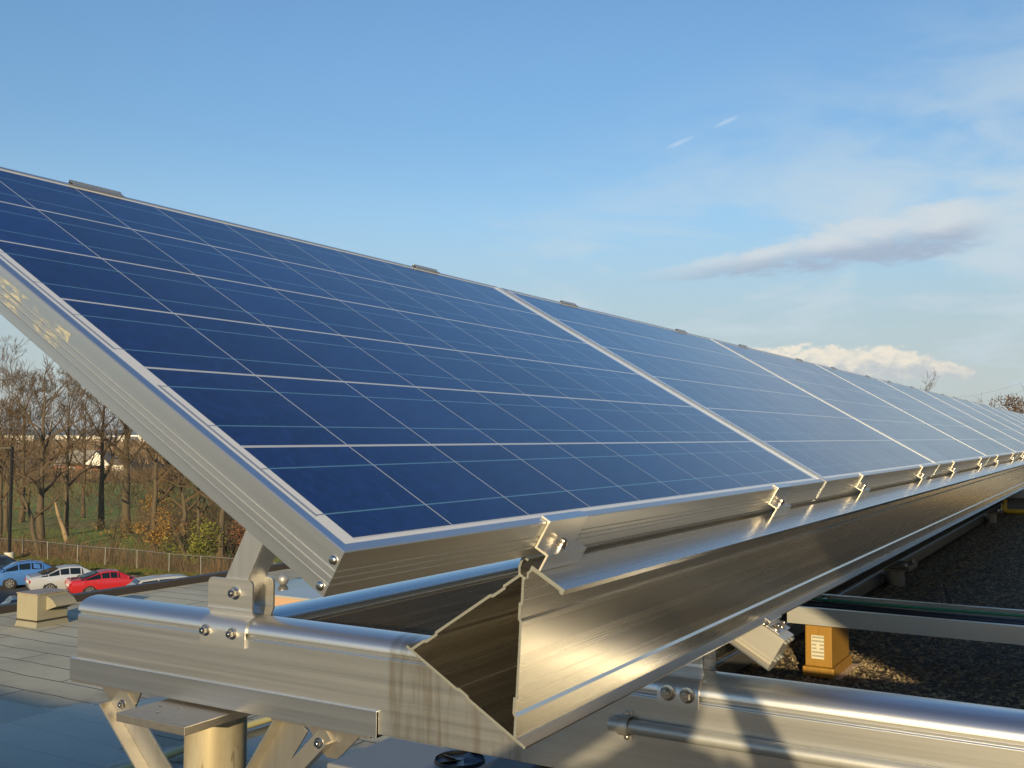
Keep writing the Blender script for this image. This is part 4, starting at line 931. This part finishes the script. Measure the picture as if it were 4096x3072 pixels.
def bush(label, x, y, seed, rad, zc, n, lm, size=0.085, group='autumn bushes along the fence', stems=7, z=ZG, clumps=9):
    t = thing('autumn_bush', label, 'bush', (x, y, z), (0, 0, 0), group); g = random.Random(seed)
    st = MB(); lv = MB()
    for k in range(stems):
        a = g.uniform(0, 6.28); d = Vector((math.cos(a) * rad[0] * .7, math.sin(a) * rad[1] * .7, zc + rad[2] * g.uniform(.3, .9)))
        pts = [Vector((0, 0, 0)), d * 0.4 + Vector((g.gauss(0, .15), g.gauss(0, .15), 0.2)), d]; st.tube(pts, [0.05, 0.035, 0.012], 5, cap=False)
        for j in range(9):
            p = pts[1].lerp(d, g.random()); q = p + Vector((g.gauss(0, .5), g.gauss(0, .5), g.gauss(.3, .4))); st.tube([p, q], [0.014, 0.006], 3, cap=False)
    for k in range(clumps):
        a = g.uniform(0, 6.28); rr = g.random() ** .5
        c = (math.cos(a) * rr * rad[0] * .8, math.sin(a) * rr * rad[1] * .8, zc + g.uniform(-.8, .8) * rad[2] * (1 - .4 * rr)); k2 = g.uniform(.25, .5)
        leaf_cloud(lv, g, c, (rad[0] * k2, rad[1] * k2, rad[2] * k2), n // clumps, size)
    st.build('stem', BARK, t, smooth=60); lv.build('foliage', lm, t); return t
x, y = at(655, 77); bush('orange-leaved bush behind the middle of the fence', x, y, 3, (2.0, 2.2, 1.7), 2.2, 1100, OL, 0.075)
x, y = at(790, 73); bush('yellow-green leafy bush behind the fence near the strut', x, y, 4, (2.0, 2.3, 1.6), 1.9, 2300, YL, 0.075)
x, y = at(640, 88); bush('tall yellow-leaved sapling in front of the bare trees', x, y, 5, (1.5, 1.7, 2.8), 4.4, 900, OL, 0.08)
x, y = at(470, 80); bush('sparse orange sapling left of the orange bush', x, y, 6, (1.6, 1.6, 1.3), 1.9, 260, OL, 0.075)
x, y = at(930, 75); bush('brown bush beside the strut', x, y, 8, (1.8, 2.0, 1.9), 2.2, 1200, RL, 0.075)
x, y = at_az(3.45, 80); bush('dense reddish brown treetop at the right picture edge', x, y, 9, (2.3, 2.5, 2.1), 10.3, 3800, GB, 0.07, 'bare treetops over the panel row', 16, clumps=22)
x, y = at_az(5.2, 86); bush('low brown thicket top above the far panels', x, y, 10, (1.4, 1.6, 0.7), 10.0, 500, GB, 0.06, 'bare treetops over the panel row', 10)
# weeds along the fence, undergrowth and fallen leaves: nobody could count them
WEED = leafmat('dry_weeds', (0.075, 0.045, 0.022), (0.20, 0.12, 0.055), 0.8)
g = random.Random(5); mb = MB()
for k in range(11000):
    y = g.uniform(30, 92); x = FX + 0.25 + abs(g.gauss(0, 1.4)); h = g.uniform(0.4, 1.35); w = g.uniform(.005, .014); a = g.uniform(0, 6.28)
    p = Vector((x, y, ZG)); tp = p + Vector((g.gauss(0, .2), g.gauss(0, .2), h)); s = Vector((math.cos(a), math.sin(a), 0)) * w
    mb.poly([p - s, p + s, tp + s * .4, tp - s * .4], [(0, 1, 2, 3)])
tag(mb.build('dry_weeds', WEED), kind='stuff')
mb = MB()
for k in range(9000):
    y = g.uniform(30, 120); x = FX + 1.5 + g.random() ** 1.5 * 24; n_ = mnoise.noise(Vector((x * .11, y * .11, 3.0)))
    if n_ < -0.05: continue
    h = g.uniform(.5, 2.9) * (0.5 + n_ * 1.3); p = Vector((x, y, ZG + g.uniform(0, .4) * h)); d = Vector((g.gauss(0, .5), g.gauss(0, .5), g.uniform(.3, 1))).normalized() * h; s = d.orthogonal().normalized() * g.uniform(.008, .022)
    mb.poly([p - s, p + s, p + d + s * .3, p + d - s * .3], [(0, 1, 2, 3)])
tag(mb.build('undergrowth', TWIG), kind='stuff')
mb = MB()
for k in range(9000):
    y = g.uniform(30, 90); x = 42.6 + g.random() ** .7 * 3.6; s = g.uniform(.03, .075); a = g.uniform(0, 6.28); u = Vector((math.cos(a), math.sin(a), g.uniform(-.3, .5))) * s; v = Vector((-math.sin(a), math.cos(a), g.uniform(-.3, .5))) * s; p = Vector((x, y, ZG + 0.05))
    mb.poly([p - u, p + v, p + u, p - v], [(0, 1, 2, 3)])
tag(mb.build('fallen_leaves', OL), kind='stuff')
mb = MB()
for k in range(30000):
    y = g.uniform(30, 90); x = 42.5 + g.random() * 4.2; h = g.uniform(.06, .2); a = g.uniform(0, 6.28); s = Vector((math.cos(a), math.sin(a), 0)) * .012; p = Vector((x, y, ZG)); tp = p + Vector((g.gauss(0, .05), g.gauss(0, .05), h))
    mb.poly([p - s, p + s, tp], [(0, 1, 2)])
tag(mb.build('verge_grass', leafmat('verge_blades', (0.05, 0.075, 0.015), (0.14, 0.15, 0.03), 0.6)), kind='stuff')
mb = MB(); g = random.Random(21)
for k in range(8500):                                  # leafy low growth between the trunks
    px_ = 60 + 1050 * g.random() ** 0.75; x, y = at(px_, g.uniform(74, 100)); n_ = mnoise.noise(Vector((x * .16, y * .16, 7.0)))
    if n_ < -0.12: continue
    p = Vector((x, y, ZG + g.random() ** 1.6 * (1.6 + 5.0 * max(0, n_)) * (0.5 + px_ / 1200))); s_ = g.uniform(.03, .075)
    a = Vector((g.gauss(0, 1), g.gauss(0, 1), g.gauss(0, 1))).normalized(); b_ = a.orthogonal().normalized()
    mb.cur = 0 if n_ + g.gauss(0, .12) > 0.12 else 1
    mb.poly([p - a * s_, p + b_ * s_ * .6, p + a * s_, p - b_ * s_ * .6], [(0, 1, 2, 3)])
tag(mb.build('understory_leaves', [leafmat('olive_leaves', (0.055, 0.07, 0.012), (0.20, 0.19, 0.03)), leafmat('rust_leaves', (0.10, 0.05, 0.015), (0.26, 0.14, 0.035))]), kind='stuff')
# far thickets and woods, each one mass
def thicket(name, n, px0, px1, d0, d1, hm, m_, seed, w0=.02, w1=.06):
    g = random.Random(seed); mb = MB()
    for k in range(n):
        x, y = at(g.uniform(px0, px1), g.uniform(d0, d1)); hh = hm * (0.55 + 0.6 * (0.5 + mnoise.noise(Vector((x * .06, y * .06, seed)))))
        h = hh * g.uniform(.25, .6); p = Vector((x, y, ZG + g.uniform(0, hh - h))); d = Vector((g.gauss(0, .45), g.gauss(0, .45), g.uniform(.4, 1))).normalized() * h; s = d.cross(Vector((R2.x, R2.y, 0)) + Vector((g.gauss(0, .6), g.gauss(0, .6), 0))).normalized() * g.uniform(w0, w1)
        mb.poly([p - s, p + s, p + d + s * .3, p + d - s * .3], [(0, 1, 2, 3)])
    return tag(mb.build(name, m_), kind='stuff')
WOOD = leafmat('far_wood', (0.10, 0.072, 0.045), (0.20, 0.14, 0.085), 0.1)
thicket('hedge_thicket', 11000, -150, 1150, 200, 228, 2.3, WOOD, 1, .03, .08)
thicket('tree_belt', 3200, -150, 1150, 106, 150, 9.5, TWIG, 2, .012, .03)
thicket('far_wood', 9000, -200, 1150, 300, 620, 8.0, WOOD, 3, .10, .3)
thicket('scrub', 4200, 560, 1150, 80, 112, 4.8, TWIG, 4, .010, .024)

# ------------------------------------------------------------------ houses and sheds in the distance
ROOF_G = simple('grey_shingles', (0.23, 0.215, 0.19), 0.85, 0, 0.15, 3); BRICK = simple('red_brick', (0.26, 0.085, 0.05), 0.85, 0, 0.2, 4); WHITE = simple('white_paint', (0.78, 0.77, 0.72), 0.6)
DGL = simple('dark_window', (0.03, 0.035, 0.04), 0.1)
x, y = at(325, 243)
ho = thing('brick_house', 'low red brick house with a grey roof and a white front gable beyond the field', 'house', (x, y, ZG), (0, 0, RAD(-59.4)))
mb = MB(); mb.box((-6, 0, 0), (7, 8, 1.9)); mb.build('wall', BRICK, ho)
mb = MB(); mb.poly([(-6.5, -0.5, 1.9), (7.5, -0.5, 1.9), (7.5, 8.5, 1.9), (-6.5, 8.5, 1.9), (-3.0, 4, 5.2), (4.0, 4, 5.2)], [(0, 1, 5, 4), (1, 2, 5), (2, 3, 4, 5), (3, 0, 4)]); mb.build('roof', ROOF_G, ho)
mb = MB(); mb.poly([(1.2, -1.0, 1.95), (7.2, -1.0, 1.95), (4.2, -1.0, 4.9), (1.2, 3.6, 1.95), (7.2, 3.6, 1.95), (4.2, 3.6, 4.9)], [(0, 1, 2), (0, 2, 5, 3), (1, 4, 5, 2)]); gb = mb.build('gable', WHITE, ho)
mb = MB(); mb.poly([(0.8, -1.3, 1.8), (4.2, -1.3, 5.1), (4.2, 3.8, 5.1), (0.8, 3.8, 1.8), (7.6, -1.3, 1.8), (7.6, 3.8, 1.8)], [(0, 1, 2, 3), (1, 4, 5, 2)]); mb.build('gable_roof', ROOF_G, ho)
mb = MB(); mb.box((1.4, -0.95, 0), (7.0, 3.5, 1.9)); mb.build('wall', BRICK, ho)
for wx in (2.2, 5.3): 
    mb = MB(); mb.box((wx, -1.05, 0.5), (wx + 1.0, -0.94, 1.7)); f_ = mb.build('window', WHITE, ho); m2 = MB(); m2.box((wx + 0.12, -1.08, 0.62), (wx + 0.88, -1.055, 1.58)); m2.build('pane', DGL, f_)
for wx in (-4.8, -2.2):
    mb = MB(); mb.box((wx, -0.1, 0.6), (wx + 1.2, 0.01, 1.6)); f_ = mb.build('window', WHITE, ho); m2 = MB(); m2.box((wx + 0.12, -0.13, 0.72), (wx + 1.08, -0.105, 1.48)); m2.build('pane', DGL, f_)
mb = MB(); mb.box((2.3, 4.4, 4.4), (3.2, 5.1, 6.0)); mb.build('chimney', BRICK, ho)
x, y = at(467, 243)
ga = thing('white_garage', 'small white garage right of the brick house', 'garage', (x, y, ZG), (0, 0, RAD(-59.4)))
mb = MB(); mb.box((-1.6, 0, 0), (1.9, 5, 2.1)); mb.build('wall', WHITE, ga)
mb = MB(); mb.poly([(-2.0, -.3, 2.1), (2.3, -.3, 2.1), (2.3, 5.3, 2.1), (-2.0, 5.3, 2.1), (-2.0, 2.5, 3.3), (2.3, 2.5, 3.3)], [(0, 1, 5, 4), (2, 3, 4, 5), (1, 2, 5), (3, 0, 4)]); mb.build('roof', ROOF_G, ga)
mb = MB(); mb.box((-1.0, -.06, 0.05), (1.4, -.005, 1.8)); mb.build('door', simple('garage_door', (0.66, 0.65, 0.60), 0.6), ga)
CRE = simple('far_white_wall', (0.70, 0.66, 0.58), 0.7)
for k, (px, ds, w, h) in enumerate(((20, 780, 42, 9.0), (255, 860, 26, 9), (318, 820, 44, 8.0), (388, 900, 30, 9.0), (455, 860, 24, 8.5), (560, 880, 30, 9.5), (655, 840, 26, 9))):
    x, y = at(px, ds); wd_ = thing('far_building', ['long white building at the far left edge', 'pale building behind the slender dark tree', 'long low white building right above the house roof', 'white far building behind the heavy boughs', 'small white far building right of the house', 'far white building behind the forked tree', 'far white building close to the panel frame'][k], 'building', (x, y, ZG), (0, 0, RAD(-59.4)), 'white buildings on the horizon')
    mb = MB(); mb.box((-w / 2, 0, 0), (w / 2, 18, h - 2.2)); mb.build('wall', CRE, wd_); mb = MB(); mb.box((-w / 2 - .4, -.4, h - 2.198), (w / 2 + .4, 18.4, h - 1.7)); mb.build('roof', WHITE, wd_)
# distant ridge
mb = MB(); P = []; n_ = 60
for i in range(n_ + 1):
    px = -2500 + 6000 * i / n_; x0_, y0_ = at(px, 4200); h = 12 + 26 * (0.5 + mnoise.noise(Vector((i * .13, 4.0, 0)))); x1_, y1_ = at(px, 5000)
    P += [(x0_, y0_, ZG - 1), (x1_, y1_, ZG + h), (x1_ * 1.06, y1_ * 1.06, ZG + h)]
F = []
for i in range(n_):
    for j in (0, 1): F.append((i * 3 + j, (i + 1) * 3 + j, (i + 1) * 3 + j + 1, i * 3 + j + 1))
mb.poly(P, F); tag(mb.build('distant_hills', simple('hill_green', (0.06, 0.075, 0.06), 0.95), smooth=60), kind='structure')
# two power lines far right
mb = MB()
for zz in (4.05, 4.7):
    a = Vector((*at_az(1.0, 85), zz + 1.1)); b_ = Vector((*at_az(9.5, 120), zz - 0.6)); pts = [a.lerp(b_, i / 12) - Vector((0, 0, 1.2 * math.sin(math.pi * i / 12))) for i in range(13)]
    mb.tube(pts, 0.0045, 4)
tag(mb.build('power_line', BLACK), 'faint pair of overhead wires beside the bare treetops', 'power line')

# ------------------------------------------------------------------ the row behind the camera and the photographer (both throw the shadows seen in the picture)
ROW2 = Vector((-1.15, -1.95, 0.0))
for k in range(8):
    p = copy_tree(proto); p.location = (ROW2.x + 0.031 + k * PITCH, ROW2.y, ROW2.z); p['group'] = 'solar panels of the row behind the camera'
    for ch in list(p.children):
        if ch.name.startswith(('screw', 'label_residue')):
            for c2 in list(ch.children): bpy.data.objects.remove(c2)
            bpy.data.objects.remove(ch)
    p['label'] = '%s solar panel of the parallel row behind the viewpoint' % ORD[k]
tr2 = make_rail('support_rail', 'aluminium rail of the parallel row behind the viewpoint', 13.0, x0=0.0); tr2.location = ROW2 + Vector((0.36, 0, 0))
# the photographer crouching behind the viewpoint, camera held up in front of the face
def skin_body(name, label, joints, edges, m_, parent, root, sub=2):
    me = bpy.data.meshes.new(name); me.from_pydata([j[0] for j in joints], edges, []); o = bpy.data.objects.new(name, me); COL.objects.link(o); o.parent = parent
    me.materials.append(m_)
    sk = o.modifiers.new('skin', 'SKIN'); sk.use_smooth_shade = True
    for i, j in enumerate(joints):
        r = j[1]; me.skin_vertices[0].data[i].radius = (r, r) if not isinstance(r, tuple) else r
    me.skin_vertices[0].data[root].use_root = True
    sb = o.modifiers.new('subdivision', 'SUBSURF'); sb.levels = sub; sb.render_levels = sub
    return o
def photographer():
    f = Vector((0.86, 0.51, 0)).normalized(); r = Vector((f.y, -f.x, 0)); base = CAM - f * 0.50 - r * 0.12; base.z = ZU
    t = thing('person', 'person in a dark jacket crouching and holding up a camera', 'person', base)
    P = lambda a, s_, h: f * a + r * s_ + Vector((0, 0, h))
    eye = CAM.z - ZU
    J = []; E = []
    def add(p, rad, prev=None):
        J.append((p, rad)); i = len(J) - 1
        if prev is not None: E.append((prev, i))
        return i
    pel = add(P(-0.20, 0, 0.30), (0.155, 0.12)); w = add(P(-0.17, 0, 0.42), (0.145, 0.105), pel); ch = add(P(-0.12, 0, 0.58), (0.165, 0.115), w); ub = add(P(-0.09, 0, 0.68), (0.13, 0.09), ch)
    nk = add(P(-0.05, 0, 0.745), 0.055, ub); hb = add(P(-0.02, 0, eye - 0.08), (0.070, 0.085), nk); hm = add(P(0.0, 0, eye + 0.0), (0.078, 0.100), hb); ht = add(P(-0.01, 0, eye + 0.085), (0.062, 0.075), hm)
    nose = add(P(0.105, 0, eye - 0.03), 0.012, hm)
    for s_ in (-1, 1):
        sh = add(P(-0.09, 0.19 * s_, 0.645), 0.062, ub); el = add(P(0.16, 0.35, 0.47) if s_ > 0 else P(0.15, -0.37, 0.60), 0.055, sh); wr = add(P(0.385, 0.12 + 0.11 * s_, eye - 0.10), 0.032, el); pa = add(P(0.412, 0.12 + 0.085 * s_, eye - 0.055), (0.034, 0.016), wr)
        for k in range(4):
            k1 = add(P(0.435, 0.12 + (0.075 - 0.004 * k) * s_, eye - 0.040 + 0.021 * k), 0.0088, pa); k2 = add(P(0.450, 0.12 + (0.052 - 0.002 * k) * s_, eye - 0.040 + 0.021 * k), 0.0078, k1)
        th_ = add(P(0.395, 0.12 + 0.062 * s_, eye - 0.045), 0.010, pa); add(P(0.398, 0.12 + 0.040 * s_, eye - 0.028), 0.008, th_)
        hp = add(P(-0.19, 0.10 * s_, 0.27), 0.095, pel); kn = add(P(0.17 if s_ > 0 else 0.10, 0.17 * s_ if s_ > 0 else -0.40, 0.40 if s_ > 0 else 0.42), 0.074, hp)
        an = add(P(0.06, 0.17 * s_ if s_ > 0 else -0.30, 0.07), 0.042, kn); add(P(0.20, 0.18 * s_ if s_ > 0 else -0.33, 0.035), (0.040, 0.030), an)
        add(P(-0.01, 0.088 * s_, eye + 0.0), 0.018, hm)
    m_, tt, bb_ = mat('person_surface'); z = tt.sep(tt.coord('Object'))[2]
    c = tt.mix(tt.map(z, 0.735, 0.75, smooth=False), tt.mix(tt.map(z, 0.33, 0.35, smooth=False), (0.05, 0.06, 0.09), (0.035, 0.04, 0.05)), (0.52, 0.33, 0.24)); tt.l.new(c, bb_.inputs['Base Color']); bb_.inputs['Roughness'].default_value = 0.8
    skin_body('body', '', J, E, m_, t, pel)
    hair = MB(); n = 14; V_ = []; F = []
    ce = P(-0.02, 0, eye + 0.035)
    for i in range(6):
        a = i / 5 * math.pi * 0.5
        for k in range(n):
            an = 2 * math.pi * k / n; V_.append(ce + f * 0.108 * math.cos(an) * math.cos(a) * (0.85 if math.cos(an) > 0 else 1.0) + r * 0.090 * math.sin(an) * math.cos(a) + Vector((0, 0, 0.125 * math.sin(a))))
    for i in range(5):
        for k in range(n): F.append((i * n + k, i * n + (k + 1) % n, (i + 1) * n + (k + 1) % n, (i + 1) * n + k))
    hair.poly(V_, F); hair.build('hair', simple('dark_hair', (0.03, 0.02, 0.015), 0.6), t, smooth=60)
    dc = thing('digital_camera', 'small black digital camera held in both hands of the crouching person', 'camera', CAM - f * 0.05, (0, 0, math.atan2(f.y, f.x)))
    mb = MB(); mb.box((-0.024, -0.048, -0.030), (0.004, 0.048, 0.030)); mb.build('camera_body', BLACK, dc, bevel=0.004)
    mb = MB(); mb.tube([(0.0042, 0, 0), (0.016, 0, 0)], 0.022, 24); mb.build('lens_ring', STEEL_DK, dc, smooth=40)
photographer()

# ------------------------------------------------------------------ the air
hz = MB(); hz.box((-5500, -5500, ZG - 1.0), (5500, 5500, 62.0))
hm, ht, hb_ = mat('haze_air'); ht.n.remove(hb_)
pv = ht.n.new('ShaderNodeVolumePrincipled'); pv.inputs['Color'].default_value = (0.80, 0.88, 1.0, 1); pv.inputs['Density'].default_value = 0.00010; pv.inputs['Anisotropy'].default_value = 0.2
ht.l.new(pv.outputs[0], ht.n['Material Output'].inputs['Volume'])
tag(hz.build('haze', hm), kind='stuff')
